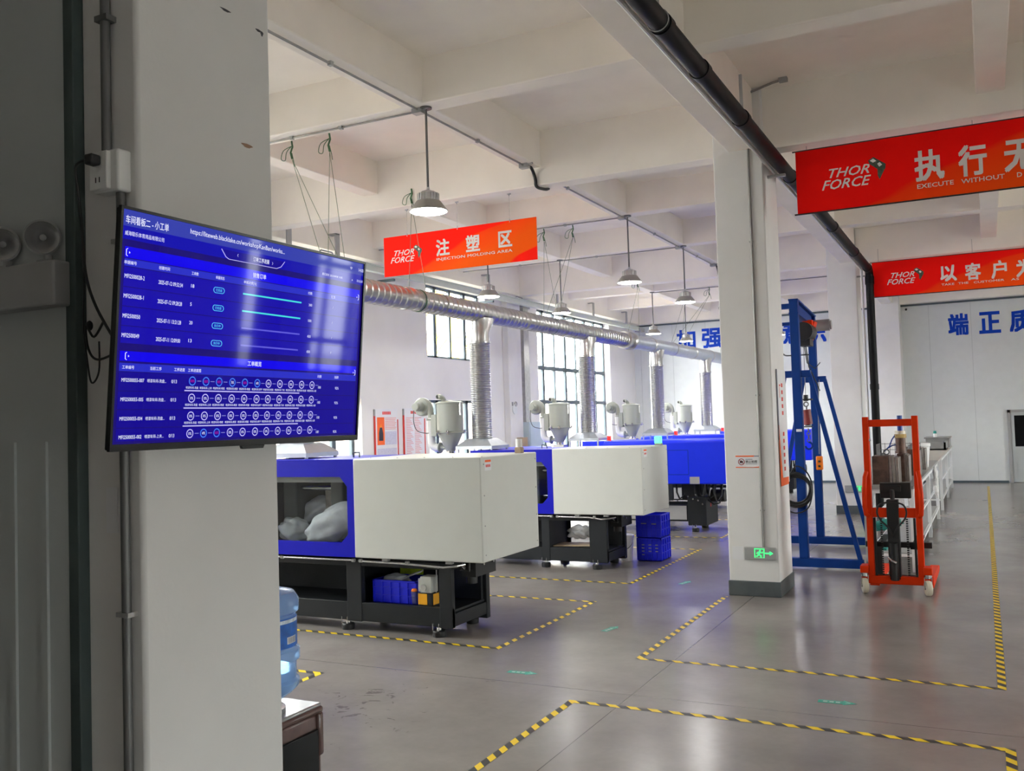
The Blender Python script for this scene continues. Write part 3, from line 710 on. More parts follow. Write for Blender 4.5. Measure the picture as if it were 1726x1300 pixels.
def white_machine(label, yf, yb, xj, xr, zb, zt, xl, name='injection_machine', back_open=False, bx=.925, mid=(-.165, -.005), rp=.12):
    yc = (yf + yb) / 2
    r = thing(name, label, 'injection machine', ((xl + xr) / 2, yc, 0))
    # clamping-end cover
    g = G(); g.box(xj + .004, xr, yf, yb, zb, zt); cov = obj('cover', g, M['grey_white'], r, bevel=.010)
    g = G()
    screws(g, [(xr, y, z) for y in (yf + .05, yb - .04) for z in (zb + .06, zb + .30, zb + .55, zt - .06)], (1, 0, 0))
    screws(g, [(xj + .15 + .28 * i, yf + .07, zt) for i in range(5)], (0, 0, 1))
    obj('cover_screw', g, M['grey'], cov)
    warning_sticker(cov, xr, yf + .07, zt - .115)
    # sliding safety door with octagonal window
    dl = xj - 1.16; dy = yf + .012
    oc = lambda a, b, c, d, k: [(a + k, c), (b - k, c), (b, c + k), (b, d - k * 1.15), (b - k, d), (a + k, d), (a, d - k * 1.15), (a, c + k)]
    wa, wb, wc, wd = dl + .10, xj - .075, zb + .125, zt - .16
    g = G(); g.holed([(dl, zb), (xj, zb), (xj, zt - .004), (dl, zt - .004)], oc(wa, wb, wc, wd, .075), XZ(dy), 0, .03); door = obj('safety_door', g, M['blue'], r)
    g = G(); g.prism(oc(wa - .02, wb + .02, wc - .02, wd + .02, .08), XZ(dy + .031), 0, .006); obj('door_window', g, M['acrylic'], door)
    g = G(); g.prism([(wa + .03, wd - .10), (wa + .10, wd - .10), (wa + .065, wd - .035)], XZ(dy + .029), -.002, 0); obj('hazard_label', g, M['yellow'], door)
    # mould area body: floor, back, blue roof, injection end beyond
    g = G(); g.box(dl, xj, yf + .07, yb - .02, zb - .01, zb + .05); g.box(dl, xj, yb - .05, yb - .02, zb, zt - .05); g.box(dl, dl + .03, yf + .07, yb - .03, zb + .05, zt - .05); g.box(xj - .03, xj, yf + .07, yb - .03, zb + .05, zt - .05); obj('mould_bay', g, M['blue_in'], r)  # unseen end panel at the column side, added to keep the bay dark
    g = G(); g.box(dl, xj, yf + .05, yb, zt - .035, zt - .005); g.box(dl - .9, dl - .004, yf + .10, yb - .10, zt - .34, zt - .14); g.box(dl - .9, dl - .004, yf + .03, yb - .03, zb, zb + .18); obj('roof_panel', g, M['blue'], r, bevel=.008)
    g = G(); g.box(wa - .01, wb + .01, yf + .10, yf + .13, wd - .055, wd + .03); obj('inner_rail', g, M['grey_white'], r)
    g = G()
    for y, z in ((yf + .30, zb + .20), (yb - .30, zb + .20), (yf + .30, zt - .28), (yb - .30, zt - .28)): g.cyl((dl, y, z), (xj, y, z), .022, n=16)
    obj_each('tie_bar', g, M['steel'], r)
    g = G(); g.box(xj - .42, xj - .28, yf + .22, yb - .18, zb + .10, zt - .16); g.box(dl + .18, dl + .34, yf + .22, yb - .18, zb + .10, zt - .16); obj_each('platen', g, M['blue_in'], r, bevel=.015)
    g = G(); g.box(xj - .56, xj - .42, yf + .32, yb - .28, zb + .22, zt - .30); g.box(xj - .60, xj - .56, yf + .4, yb - .36, zb + .3, zt - .38); obj('mould', g, M['rust_l'], r, bevel=.006)
    g = G(); g.tube([(xj - .37, yf + .52, zt - .005), (xj - .37, yf + .52, zt + .04), (xj - .30, yf + .52, zt + .04), (xj - .30, yf + .52, zt - .005)], .008, 8); obj('lifting_handle', g, M['frame'], r)
    # base weldment
    by0, by1, bx1 = yf + .10, yf + .77, xj + bx
    ztop = zb - .03
    g = G()
    for xa, xb in ((xl, xl + .12), (xj + mid[0], xj + mid[1]), (bx1 - rp, bx1)):
        g.box(xa, xb, by0 - .006, by0 + .056, .08, ztop + .004)
    g.box(xl, bx1, by0, by0 + .05, ztop - .06, ztop); g.box(xl, bx1, by0, by0 + .05, .085, .25)
    g.box(bx1 - .10, bx1 + .004, by1 - .06, by1 + .004, .05, ztop + .004); g.box(xl, xl + .12, by1 - .06, by1 + .004, .05, ztop + .004)
    g.box(xl, bx1, by1 - .05, by1, ztop - .06, ztop); g.box(xl, bx1, by1 - .05, by1, .085, .20); g.box(bx1 - .05, bx1 - .003, by0 + .01, by1 - .01, .088, .198); g.box(bx1 - .05, bx1 - .003, by0 + .01, by1 - .01, ztop - .058, ztop - .002)
    g.box(xj + mid[0] + .006, xj + mid[0] + .07, by0 + .02, by1 - .01, .11, ztop - .004)
    base = obj('base_frame', g, M['dark'], r, bevel=.006)
    g = G(); g.box(xl, bx1 - .02, by0 + .02, by1 - .02, .205, .225); g.box(xl, xj + .0, by0 + .04, by1 - .02, ztop - .03, ztop - .005); obj('oil_tray', g, M['dark'], base)
    g = G()
    if not back_open: g.box(xl, xj + .525, by1 - .03, by1 - .01, .20, ztop - .03)
    else: g.box(xl, xj - .10, by1 - .03, by1 - .01, .20, ztop - .03)
    g.box(bx1 - .345, bx1 - .03, by1 - .10, by1 - .02, .2, ztop - .02)
    obj('rear_panel', g, M['dark'], base)
    g = G(); g.tube([(dl, yf + .05, zb - .03), (xj - .05, yf + .05, zb - .03)], .010, 8); g.tube([(xj + .02, yf + .05, zb - .035), (xj + .45, yf + .05, zb - .04), (bx1 - .05, yf + .06, zb - .06), (bx1 + .06, yf + .10, zb - .05), (bx1 + .08, yf + .2, zb - .05)], .010, 8); obj_each('cable_tube', g, M['steel'], r)
    g = G()
    for x in (xj + .30, bx1 + .02): g.box(x - .03, x + .03, yf + .03, yf + .07, zb - .025, zb)
    for x in (xj - .05, xj + .03, xj + .52, dl + .3): g.cyl((x - .015, yf + .05, zb - .032), (x + .015, yf + .05, zb - .032), .016, n=10)
    obj_each('tube_clip', g, M['grey'], r)
    # underside of the clamp: hydraulic clutter
    g = G(); g.box(bx1 - .04, bx1 + .10, by0 + .25, by1 - .05, zb - .18, zb - .005); g.cyl((bx1 + .03, by0 + .3, zb - .03), (bx1 + .03, by0 + .3, zb - .24), .05)
    for k in range(5):
        yy = by0 + .18 + k * .08
        g.tube([(bx1 - .05, yy, zb - .02), (bx1 + .02, yy - .05, zb - .10 - .02 * k), (bx1 + .07, yy, zb - .12), (bx1 + .05, yy + .05, zb - .01)], .014, 7)
    obj('hydraulic_block', g, M['black'], r)
    g = G()
    for k in range(4): g.cyl((bx1 + .10, by0 + .28 + .09 * k, zb - .05 - .03 * (k % 2)), (bx1 + .12, by0 + .28 + .09 * k, zb - .05 - .03 * (k % 2)), .012, n=8)
    g.tube([(bx1 - .12, by0 + .2, zb - .05), (bx1 - .02, by0 + .2, zb - .06), (bx1 + .03, by0 + .2, zb - .10)], .016, 8)
    obj_each('fitting', g, M['steel'], r)
    for x in (xl + .1, xj - .18, bx1 - .15):
        leveling_foot(r, x, by0 + .03); leveling_foot(r, x, by1 - .06)
    return r

m1 = white_machine('grey and blue injection machine nearest the television, bags behind its window', 6.78, 7.86, -5.035, -3.74, .66, 1.53, -7.6)
g = G(); g.box(-3.82, -3.755, 7.57, 7.63, 1.53, 1.585); l_ = obj('lamp_base', g, M['card'], m1, bevel=.004)
g = G(); g.cyl((-3.788, 7.60, 1.585), (-3.788, 7.60, 1.66), .030); obj('status_lamp', g, M['white'], m1)
m2 = white_machine('grey and blue injection machine with a lit green lamp on its cover', 10.55, 11.54, -4.815, -3.65, .67, 1.47, -7.3, back_open=True, bx=.655, mid=(-.215, -.105), rp=.23)
g = G(); g.box(-3.73, -3.65, 11.29, 11.37, 1.47, 1.495); obj('lamp_base', g, M['grey'], m2)
g = G(); g.box(-3.735, -3.655, 11.29, 11.37, 1.495, 1.585); obj('status_lamp', g, M['green_on'], m2, bevel=.01)

def blue_machine(label, yf, xr=-3.55, full=True):
    yb = yf + 1.02; zb, zt = .77, 1.46; xl = -7.6
    r = thing('injection_machine', label, 'injection machine', ((xl + xr) / 2, yf + .5, 0))
    g = G(); g.prism([(yf, zb), (yb, zb), (yb, zt - .03), (yb - .03, zt), (yf + .03, zt), (yf, zt - .03)], lambda u, v, d: (d, u, v), -5.6, xr); cov = obj('cover', g, M['blue2'], r, bevel=.03, seg=3)
    g = G()
    for x in (-4.52, -4.19): g.box(x - .003, x + .003, yf - .002, yf, .92, 1.30)
    for z in (.92, 1.30): g.box(-4.52, -4.19, yf - .002, yf, z - .003, z + .003)
    obj('hatch_seam', g, M['crane'], cov)
    g = G(); g.box(-4.175, -4.02, yf - .004, yf, .775, .885); obj('rating_plate', g, M['grey'], cov)
    g = G(); g.box(-6.9, -5.604, yf + .02, yb - .02, zb, zt - .13); g.box(-7.6, -6.9, yf + .15, yb - .15, 1.0, 1.38); obj('rear_cover', g, M['blue2'], r, bevel=.02)
    g = G(); g.box(-5.66, -5.604, yf + .30, yf + .38, zt - .13, zt + .01); obj('lamp_base', g, M['grey'], r)
    g = G(); g.cyl((-5.62, yf + .34, zt), (-5.62, yf + .34, zt + .085), .035); obj('status_lamp', g, M['red'], r)
    # base
    g = G(); y0, y1 = yf + .25, yf + .95
    g.box(xl, -4.1, y0 + .006, y0 + .06, .162, .42); g.box(xl, -4.1, y1 - .06, y1 - .006, .162, .42); g.box(-4.30, -4.0, y0 - .004, y1 + .004, .10, .55); g.box(xl, xl + .2, y0, y1, .1, .76); g.box(-5.9, -5.7, y0 - .003, y1 + .003, .155, .76); g.box(-4.42, -4.12, y0 + .1, y1 - .15, .5, .77)
    g.box(xl + .01, -4.12, y0 + .02, y1 - .02, .165, .19)
    base = obj('base_frame', g, M['dark'], r, bevel=.008)
    g = G(); g.box(-5.68, -4.32, y0 - .004, y0 + .005, .19, .41); obj('tray_front', g, M['grey'], base)
    g = G()
    for k in range(9):
        x = -4.5 + .075 * k; yy = y0 + .1 + .08 * (k % 4)
        g.tube([(x, yy, .78), (x + .02, yy - .06, .62), (x + .07, yy - .08, .52 - .02 * (k % 3)), (x + .12, yy, .56), (x + .13, yy + .06, .77)], .016, 7)
    g.cyl((-4.0, y0 + .35, .55), (-3.78, y0 + .35, .55), .10); g.cyl((-4.25, y0 + .2, .76), (-4.25, y0 + .2, .50), .09)
    g.tube([(-4.0, y0 + .1, .50), (-3.9, y0 + .08, .43), (-3.82, y0 + .15, .45), (-3.82, y0 + .2, .52)], .012, 7)
    obj_each('hydraulic_hose', g, M['black'], r)
    g = G()
    for x, z in ((-4.28, .56), (-4.2, .52), (-4.16, .59), (-4.12, .50), (-4.05, .44)): g.cyl((x, y0 + .0, z), (x, y0 - .03, z), .014, n=8)
    obj_each('fitting', g, M['steel'], r)
    g = G(); g.box(-4.002, -3.996, y0 + .25, y0 + .29, .38, .44); obj('red_tag', g, M['ink_red'], base)
    for x in (xl + .1, -5.8, -4.2): leveling_foot(r, x, y0 + .05, .16); leveling_foot(r, x, y1 - .08, .16)
    return r
blue_machine('bright blue injection machine directly behind the grey green-lamp machine', 14.30)
blue_machine('bright blue injection machine second behind the grey machines, mostly hidden', 18.05)
blue_machine('bright blue injection machine at the far end of the row, seen past the gantry', 21.80)
# white conveyor-like pipe frame under the first blue machine
g = G(); g.tube([(-5.2, 14.5, .44), (-4.66, 14.5, .44), (-4.66, 14.5, .60), (-4.78, 14.5, .60)], .018, 8); 
tag(obj('guard_rail', g, M['white_p'], None), 'small white bent rail under the first blue machine', 'rail')

# ---- things in and under the machines
def crate(name, label, x0, x1, y0, y1, z0, z1, group=None, slots=True):
    r = thing(name, label, 'crate', ((x0 + x1) / 2, (y0 + y1) / 2, z0), group); t = .008; k = .012
    g = G(); g.box(x0 + k, x1 - k, y0 + k, y1 - k, z0, z0 + .01)
    for a in ((x0 + k, x1 - k, y0 + k, y0 + k + t), (x0 + k, x1 - k, y1 - k - t, y1 - k), (x0 + k, x0 + k + t, y0 + k, y1 - k), (x1 - k - t, x1 - k, y0 + k, y1 - k)): g.box(*a, z0, z1)
    h = z1 - z0
    for i in range(6):
        u = x0 + k + (x1 - x0 - 2 * k) * i / 5; 
        for y in (y0, y1 - k): g.box(u - .007, u + .007, y, y + k, z0 + .01, z1 - .02)
    for i in range(5):
        u = y0 + k + (y1 - y0 - 2 * k) * i / 4
        for x in (x0, x1 - k): g.box(x, x + k, u - .007, u + .007, z0 + .01, z1 - .02)
    for z in (z0 + h * .35, z0 + h * .68):
        g.box(x0 + .002, x1 - .002, y0 + .002, y0 + k, z - .005, z + .005); g.box(x1 - k, x1 - .002, y0 + .002, y1 - .002, z - .005, z + .005)
    obj('body', g, M['crate'], r)
    g = G(); w = .020
    g.box(x0, x1, y0, y0 + w, z1 - .018, z1); g.box(x0, x1, y1 - w, y1, z1 - .018, z1); g.box(x0, x0 + w, y0, y1, z1 - .018, z1); g.box(x1 - w, x1, y0, y1, z1 - .018, z1)
    obj('rim', g, M['crate'], r, bevel=.003)
    return r
def bag(name, label, cat, c, rx, ry, rz, seed, m='bag', rot=None, lump=.28, group=None):
    g = G(); g.sphere(c, rx, ry, rz, lump, seed, 4, rot)
    return tag(obj(name, g, M[m], None, smooth=80), label, cat, group)
rt = lambda y, z=0: Matrix.Rotation(R(y), 3, 'Y') @ Matrix.Rotation(R(z), 3, 'Z')
bag('woven_bag', 'white woven bag slumped along the window bottom, in front of the other bags', 'bag', (-5.40, 6.985, .93), .35, .10, .155, 2.0, rot=rt(-24), lump=.22)
bag('woven_bag', 'greyish white bag lying behind the glass beside the mould', 'bag', (-5.78, 7.22, 1.02), .34, .12, .12, 5.0, rot=rt(-17), lump=.22)
bag('woven_bag', 'pale flat bag corner raised at the window edge nearest the grey cover', 'bag', (-5.17, 7.10, 1.13), .17, .05, .085, 8.0, rot=rt(-12), lump=.3)
bag('woven_bag', 'dull grey crumpled bag low behind the window next to the column', 'bag', (-5.86, 6.98, .86), .18, .10, .12, 11., m='bagc', rot=rt(10))
crate('plastic_crate', 'blue crate under the nearest machine holding loose parts', -5.0, -4.53, 6.99, 7.33, .23, .44)
bag('parts_bag', 'clear bag of parts resting inside the blue crate under the machine', 'bag', (-4.84, 7.15, .41), .13, .10, .06, 3., m='bagc')
g = G(); g.beam((-4.86, 7.10, .40), (-4.60, 7.20, .50), .10, .012); tag(obj('plastic_sheet', g, M['bagc'], None, bevel=.003), 'tilted translucent sheet sticking out of the blue crate', 'sheet')
g = G(); g.beam((-4.97, 7.40, .475), (-4.72, 7.40, .455), .006, .11, (0, 0, 1)); tag(obj('printed_card', g, M['lime'], None), 'lime and yellow printed card hanging above the blue crate', 'card')
r = thing('lubrication_pump', 'grey and yellow lubrication pump standing on the machine base', 'pump', (-4.34, 7.0, .225)); pump = r
g = G(); g.box(-4.42, -4.27, 6.94, 7.06, .245, .36); obj('tank', g, M['dark'], r, bevel=.006)
g = G(); g.box(-4.415, -4.325, 6.937, 6.942, .26, .352); g.box(-4.272, -4.266, 6.95, 7.04, .26, .352); obj_each('yellow_label', g, M['yellow'], r)
g = G(); g.box(-4.44, -4.35, 6.98, 7.05, .36, .475); g.box(-4.395, -4.285, 6.945, 7.06, .36, .50); obj('pump_head', g, M['grey_white'], r, bevel=.005)
g = G(); g.cyl((-4.355, 6.945, .405), (-4.355, 6.925, .405), .028); obj('gauge', g, M['steel'], r)
g = G(); g.tube([(-4.27, 7.0, .36), (-4.262, 7.0, .46), (-4.262, 7.0, .60)], .005, 6); obj('oil_line', g, M['white'], r)
g = G(); g.box(-4.44, -4.26, 6.93, 7.07, .225, .245); obj('mounting_plate', g, M['dark'], r)
r = thing('measuring_cup', 'clear conical cup with an orange cap beside the lubrication pump', 'cup', (-4.48, 6.97, .225)); cup = r
g = G(); g.lathe([(.018, .225), (.030, .365), (.028, .365), (.016, .23)], (-4.485, 6.97, 0), cap=False); obj('cup_body', g, M['beaker'], r)
g = G(); g.lathe([(.026, .362), (.027, .372), (.018, .385), (.002, .388)], (-4.485, 6.97, 0)); obj('cap', g, M['orange'], r)
pump.location.x -= .055; pump.location.y -= .02; cup.location.x -= .045; cup.location.y -= .02
# second machine
bag('parts_bag', 'clear bags of white parts on the board inside the second machine base', 'bag', (-4.66, 11.02, .40), .15, .12, .085, 21., m='bagc', lump=.5)
bag('parts_bag', 'low heap of bagged white parts behind the wooden board', 'bag', (-4.50, 11.12, .36), .12, .12, .06, 31., m='bagc', lump=.5)
g = G(); g.beam((-4.95, 10.95, .245), (-4.40, 10.95, .265), .30, .018); tag(obj('wooden_board', g, M['wood'], None, bevel=.002), 'plywood board lying inside the second machine base', 'board')
crate('plastic_crate', 'lower blue crate of the stack by the white bucket', -4.07, -3.74, 11.44, 11.84, 0, .29, 'stacked blue crates')
crate('plastic_crate', 'upper blue crate of the stack by the white bucket', -4.07, -3.74, 11.44, 11.84, .292, .585, 'stacked blue crates')
g = G()
for z in (.20, .16, .12, .075): 
    for i in range(3 if z > .1 else 1): g.box(-4.00 + .09 * i, -3.965 + .09 * i, 11.437, 11.4395, z, z + .012)
g.box(-4.0, -3.93, 11.437, 11.4395, .47, .482); g.box(-3.86, -3.80, 11.437, 11.4395, .465, .48)
cr = [o for o in C.objects if o.get('label', '').startswith('lower blue')][0]
obj('printed_mark', g, M['ink_grey'], cr)
r = thing('plastic_bucket', 'white plastic bucket with lid beside the stacked blue crates', 'bucket', (-4.21, 11.45, 0))
g = G(); g.lathe([(.075, 0), (.095, .30), (.098, .31)], (-4.21, 11.45, 0)); obj('bucket_body', g, M['white'], r)
g = G(); g.lathe([(.102, .295), (.104, .325), (.09, .33), (.02, .332)], (-4.21, 11.45, 0)); obj('lid', g, M['white'], r)
g = G(); g.tube([(-4.21 + .105 * math.cos(a), 11.45 - .105 * abs(math.sin(a)) * .6 - .02, .28 - .13 * math.sin(a)) for a in (R(k * 15) for k in range(13))], .004, 6); obj('handle', g, M['steel'], r)

# ================================================================ exhaust duct, drops and hoppers
DX, DZ, DR = -6.0, 3.30, .125
r = thing('exhaust_duct', 'long galvanised round exhaust duct running above the machines', 'duct', (DX, 15.8, DZ - DR))
prof = []; y = 6.2
while y < 16.7:
    prof += [(DR, y), (DR, y + .075), (DR + .010, y + .085), (DR + .010, y + .095), (DR, y + .105)]; y += .115
g = G(); g.lathe(prof, (DX, 0, DZ), (0, 1, 0), 32); obj('spiral_duct', g, M['galv'], r)
g = G(); g.cyl((DX, 16.9, DZ), (DX, 25.6, DZ), DR + .012, n=32); obj('smooth_duct', g, M['galv_s'], r)
g = G()
for y in (6.9, 8.1, 9.15, 9.95, 12.3, 13.7, 15.1): g.lathe([(DR + .004, y), (DR + .013, y + .01), (DR + .013, y + .10), (DR + .004, y + .11)], (DX, 0, DZ), (0, 1, 0), 32)
for y in (18.1, 19.6, 21.1, 22.6): g.lathe([(DR + .012, y), (DR + .022, y + .01), (DR + .022, y + .06), (DR + .012, y + .07)], (DX, 0, DZ), (0, 1, 0), 32)
obj_each('coupling', g, M['galv'], r)
g = G(); g.lathe([(DR, 16.55), (DR + .045, 16.56), (DR + .045, 16.66), (DR + .02, 16.70), (DR + .02, 16.85), (DR + .05, 16.88), (DR + .05, 16.93), (DR + .01, 16.94)], (DX, 0, DZ), (0, 1, 0), 32); obj('flange', g, M['galv'], r)
RISERS = [(7.25, 'nearest machine'), (10.95, 'second grey machine'), (14.68, 'first blue machine'), (18.45, 'second blue machine'), (22.2, 'far blue machine')]
labs = ['silver flexible drop duct hidden behind the television', 'thickest silver flexible drop duct, just past the orange area sign', 'silver flexible drop duct in front of the tall window', 'silver flexible drop duct against the white far wall', 'thin-looking silver drop duct near the blue wall lettering']
for i, (y, _) in enumerate(RISERS):
    rr = thing('drop_duct', labs[i], 'duct', (DX, y, 1.53), 'drop ducts below the exhaust main')
    g = G(); q = .134
    p = []; z = (1.675, 1.615, 1.61, 1.61, 1.61)[i]
    while z < 2.90: p += [(q - .006, z), (q + .004, z + .012)]; z += .024
    g.lathe(p, (DX, y, 0), (0, 0, 1), 28); obj('flexible_hose', g, M['foil'], rr)
    g = G(); x_, y_, z_ = Vector((1, 0, 0)), Vector((0, 1, 0)), Vector((0, 0, 1)); rg = []
    for zz, cy, ra, rb in ((2.88, 0, q, q), (3.02, 0, q, q), (3.08, .03, q + .005, .15), (3.16, .08, q + .006, .20), (3.22, .10, q + .006, .23)):
        rg.append([Vector((DX + ra * math.cos(a), y + cy + rb * math.sin(a), zz)) for a in (2 * math.pi * k / 28 for k in range(28))])
    g.rings(rg, False); g.lathe([(q + .003, 2.875), (q + .013, 2.88), (q + .013, 2.90), (q + .003, 2.905)], (DX, y, 0)); obj('tee_boot', g, M['galv'], rr)
    g = G(); z0 = (1.54, 1.48, 1.475, 1.475, 1.475)[i]; w, d = .27, .25
    ring = lambda w, d, z: [Vector((DX - w, y - d, z)), Vector((DX + w, y - d, z)), Vector((DX + w, y + d, z)), Vector((DX - w, y + d, z))]
    g.rings([ring(w, d, z0 + .0), ring(w, d, z0 + .04), ring(.175, .165, z0 + .115), ring(.14, .135, z0 + .135)]); obj('hood', g, M['galv_s'], rr)
    g = G()
    for sx in (-1, 1):
        for sy in (-1, 1): lz = ((1.392, 1.527), (1.333, 1.467))[i][sx > 0] if i < 2 else 1.333; g.box(DX + sx * (w - .02) - .012, DX + sx * (w - .02) + .012, y + sy * (d - .03) - .012, y + sy * (d - .03) + .012, lz, z0 + .01)
    obj_each('hood_leg', g, M['galv_s'], rr)

def hopper(x, y, z, label):
    r = thing('hopper_dryer', label, 'hopper dryer', (x, y, z), 'hopper dryers on the machines')
    g = G(); g.lathe([(.178, z + .27), (.180, z + .29), (.180, z + .655), (.192, z + .66), (.192, z + .675), (.15, z + .69), (.02, z + .70)], (x, y, 0), n=36); obj('drum', g, M['hopper'], r)
    g = G(); g.lathe([(.065, z + .02), (.07, z + .035), (.175, z + .262), (.195, z + .266), (.195, z + .276), (.178, z + .28)], (x, y, 0), n=36); obj('cone', g, M['hopper'], r)
    g = G(); g.cyl((x, y, z - .10), (x, y, z + .025), .06); g.box(x - .10, x + .10, y - .09, y + .09, z - .10, z - .02); obj('slide_gate', g, M['steel'], r)
    g = G()
    for a in (-110, -70, 10, 100):
        c, s = math.cos(R(a)), math.sin(R(a)); g.beam((x + c * .185, y + s * .185, z + .25), (x + c * .21, y + s * .21, z + .30), .03, .02); g.cyl((x + c * .18, y + s * .18, z + .27), (x + c * .235, y + s * .235, z + .27), .008, n=8)
    g.box(x + .165, x + .195, y - .05, y - .02, z + .50, z + .68)
    obj_each('clamp', g, M['steel'], r)
    g = G(); g.tube(smooth([(x - .06, y - .04, z + .68), (x - .07, y - .05, z + .73), (x - .09, y - .09, z + .755), (x - .10, y - .14, z + .755)], 4), .034, 14); v = obj('exhaust_elbow', g, M['hopper'], r)
    g = G(); g.cyl((x - .10, y - .139, z + .755), (x - .10, y - .142, z + .755), .026); obj('outlet_mouth', g, M['black'], v)
    bx, bz = x - .43, z + .63
    g = G(); g.lathe([(.03, -.05), (.11, -.05), (.125, -.03), (.125, .03), (.11, .05), (.03, .05)], (bx, y, bz), (0, 1, 0), 32)
    g.tube(smooth([(bx + .03, y, bz + .075), (bx + .10, y, bz + .03), (bx + .125, y, bz - .06), (bx + .125, y, bz - .16)], 4), .045, 14); g.lathe([(.045, -.19), (.062, -.19), (.062, -.17), (.045, -.165)], (bx + .125, y, bz)); b = obj('blower_housing', g, M['hopper'], r)
    g = G(); g.cyl((bx, y - .05, bz), (bx, y - .16, bz), .062); g.cyl((bx, y - .16, bz), (bx, y - .20, bz), .050); obj('blower_motor', g, M['hopper'], b)
    g = G(); g.tube(smooth([(bx + .125, y, bz - .18), (bx + .125, y, z + .20), (bx + .14, y, z + .11), (bx + .19, y, z + .07), (bx + .27, y, z + .065)], 4), .056, 14); obj('hot_air_pipe', g, M['white'], r)
    g = G(); g.lathe([(.03, .26), (.075, .26), (.075, .275), (.035, .28), (.03, .36)], (bx, y, z + .065), (1, 0, 0)); obj('pipe_flange', g, M['hopper'], r)
    g = G(); g.tube(smooth([(bx - .02, y - .19, bz - .04), (bx - .03, y - .19, bz - .2), (bx, y - .16, bz - .32), (bx + .07, y - .07, bz - .36), (bx + .125, y - .05, bz - .36)]), .006, 6); obj('motor_cable', g, M['grey_d'], r)
    g = G(); g.box(x - .26, x - .17, y - .08, y + .08, z + .22, z + .52); obj('heater_box', g, M['hopper'], r, bevel=.01)
    return r
h0 = hopper(-6.49, 10.95, 1.435, 'largest-looking pale grey hopper dryer, beside the safety posters')
dup(h0, (-6.50, 14.62, 1.435), 'pale grey hopper dryer in front of the tall window')
dup(h0, (-6.53, 18.35, 1.435), 'pale grey hopper dryer just right of the tall window')
dup(h0, (-6.53, 22.15, 1.435), 'smallest pale grey hopper dryer, before the far wall')
dup(h0, (-6.52, 7.25, 1.492), 'pale grey hopper dryer hidden behind the television')
# ================================================================ high-bay lamps on rods
def lamp(x, y, label):
    r = thing('high_bay_lamp', label, 'lamp', (x, y, 3.74), 'high-bay lamps hanging in the machine hall'); z = 3.74
    g = G(); g.lathe([(.165, z + .004), (.172, z), (.174, z + .010), (.110, z + .095), (.095, z + .10), (.09, z + .095), (.105, z + .085)], (x, y, 0), n=36, cap=False); obj('reflector', g, M['lamp_shade'], r)
    g = G(); g.lathe([(.160, z + .006), (.155, z - .002), (.02, z - .004)], (x, y, 0), n=36); obj('diffuser', g, M['lamp_on'], r)
    g = G(); g.lathe([(.088, z + .095), (.088, z + .165), (.06, z + .185), (.018, z + .20), (.014, z + .225)], (x, y, 0), n=28)
    for k in range(18):
        a = 2 * math.pi * k / 18; g.beam((x + .075 * math.cos(a), y + .075 * math.sin(a), z + .13), (x + .100 * math.cos(a), y + .100 * math.sin(a), z + .13), .008, .07)
    obj('heat_sink', g, M['lamp_metal'], r)
    g = G(); g.cyl((x, y, z + .21), (x, y, 4.69), .011, n=10); obj('rod', g, M['grey_d'], r)
    g = G(); g.cyl((x, y, 4.685), (x, y, 4.70), .055, n=18); obj('ceiling_plate', g, M['grey_d'], r)
    return r
LX, LX2 = -4.43, -6.70
l0 = lamp(LX, 7.20, 'largest-looking high-bay lamp, hanging above the left part of the orange sign')
for x, y, s in ((LX, 12.56, 'high-bay lamp on a long rod, first beyond the orange area sign'), (LX, 15.31, 'high-bay lamp nearest the middle column, past the first beyond the sign'),
                (LX2, 12.56, 'high-bay lamp just under the bottom edge of the orange sign'), (LX2, 15.31, 'high-bay lamp in front of the tall window top'),
                (LX2, 20.5, 'small high-bay lamp before the far wall, over the smooth duct'), (LX2, 23.1, 'small high-bay lamp overlapping the first blue wall character'),
                (LX, 20.5, 'high-bay lamp hidden behind the middle column, machine side'), (LX2, 7.20, 'high-bay lamp hidden behind the television'), (LX, 23.1, 'farthest high-bay lamp hidden behind the middle column')):
    dup(l0, (x, y, 3.74), s)

# ================================================================ conduits under the ribs
def conduit(label, pts, clips=(), r_=.0105, boxes=(), flex=None, m='conduit'):
    a = thing('ceiling_conduit', label, 'conduit', pts[0])
    g = G(); g.tube(pts, r_, 8); obj('pipe', g, M[m], a)
    if clips:
        g = G()
        for p in clips: g.box(p[0] - .018, p[0] + .018, p[1] - .018, p[1] + .018, p[2] - .016, p[2] + .02)
        obj_each('clip', g, M['grey'], a)
    for p in boxes:
        g = G(); g.box(p[0] - .05, p[0] + .05, p[1] - .04, p[1] + .04, p[2] - .03, p[2] + .02); g.cyl((p[0] + .05, p[1], p[2]), (p[0] + .11, p[1] - .02, p[2] + .01), .012); obj('junction_box', g, M['grey'], a)
    if flex:
        g = G(); g.tube(smooth(flex, 4), .018, 10); obj('flexible_end', g, M['black'], a)
    return a
cz = 4.685
conduit('long grey conduit along the rib leading to the largest lamp', [(-4.50, 1.0, cz), (-4.50, 9.35, cz)], [(-4.50, y, cz) for y in (2, 4, 5.9, 8.3)], boxes=[(-4.51, 7.2, cz), (-4.50, 9.38, cz)], flex=[(-4.50, 9.42, cz), (-4.48, 9.50, cz + .01), (-4.47, 9.57, 4.62), (-4.46, 9.58, 4.55), (-4.46, 9.585, 4.50), (-4.44, 9.62, 4.475), (-4.40, 9.72, 4.475), (-4.40, 9.80, 4.50)])
conduit('grey conduit along the rib between the lamps past the sign', [(-4.50, 9.95, cz), (-4.50, 17.45, cz)], [(-4.50, y, cz) for y in (10.6, 14, 16.4)], boxes=[(-4.51, 12.56, cz), (-4.51, 15.31, cz), (-4.50, 17.5, cz)], flex=[(-4.50, 17.53, cz), (-4.48, 17.68, cz), (-4.47, 17.74, 4.60), (-4.46, 17.76, 4.50), (-4.46, 17.85, 4.47)])
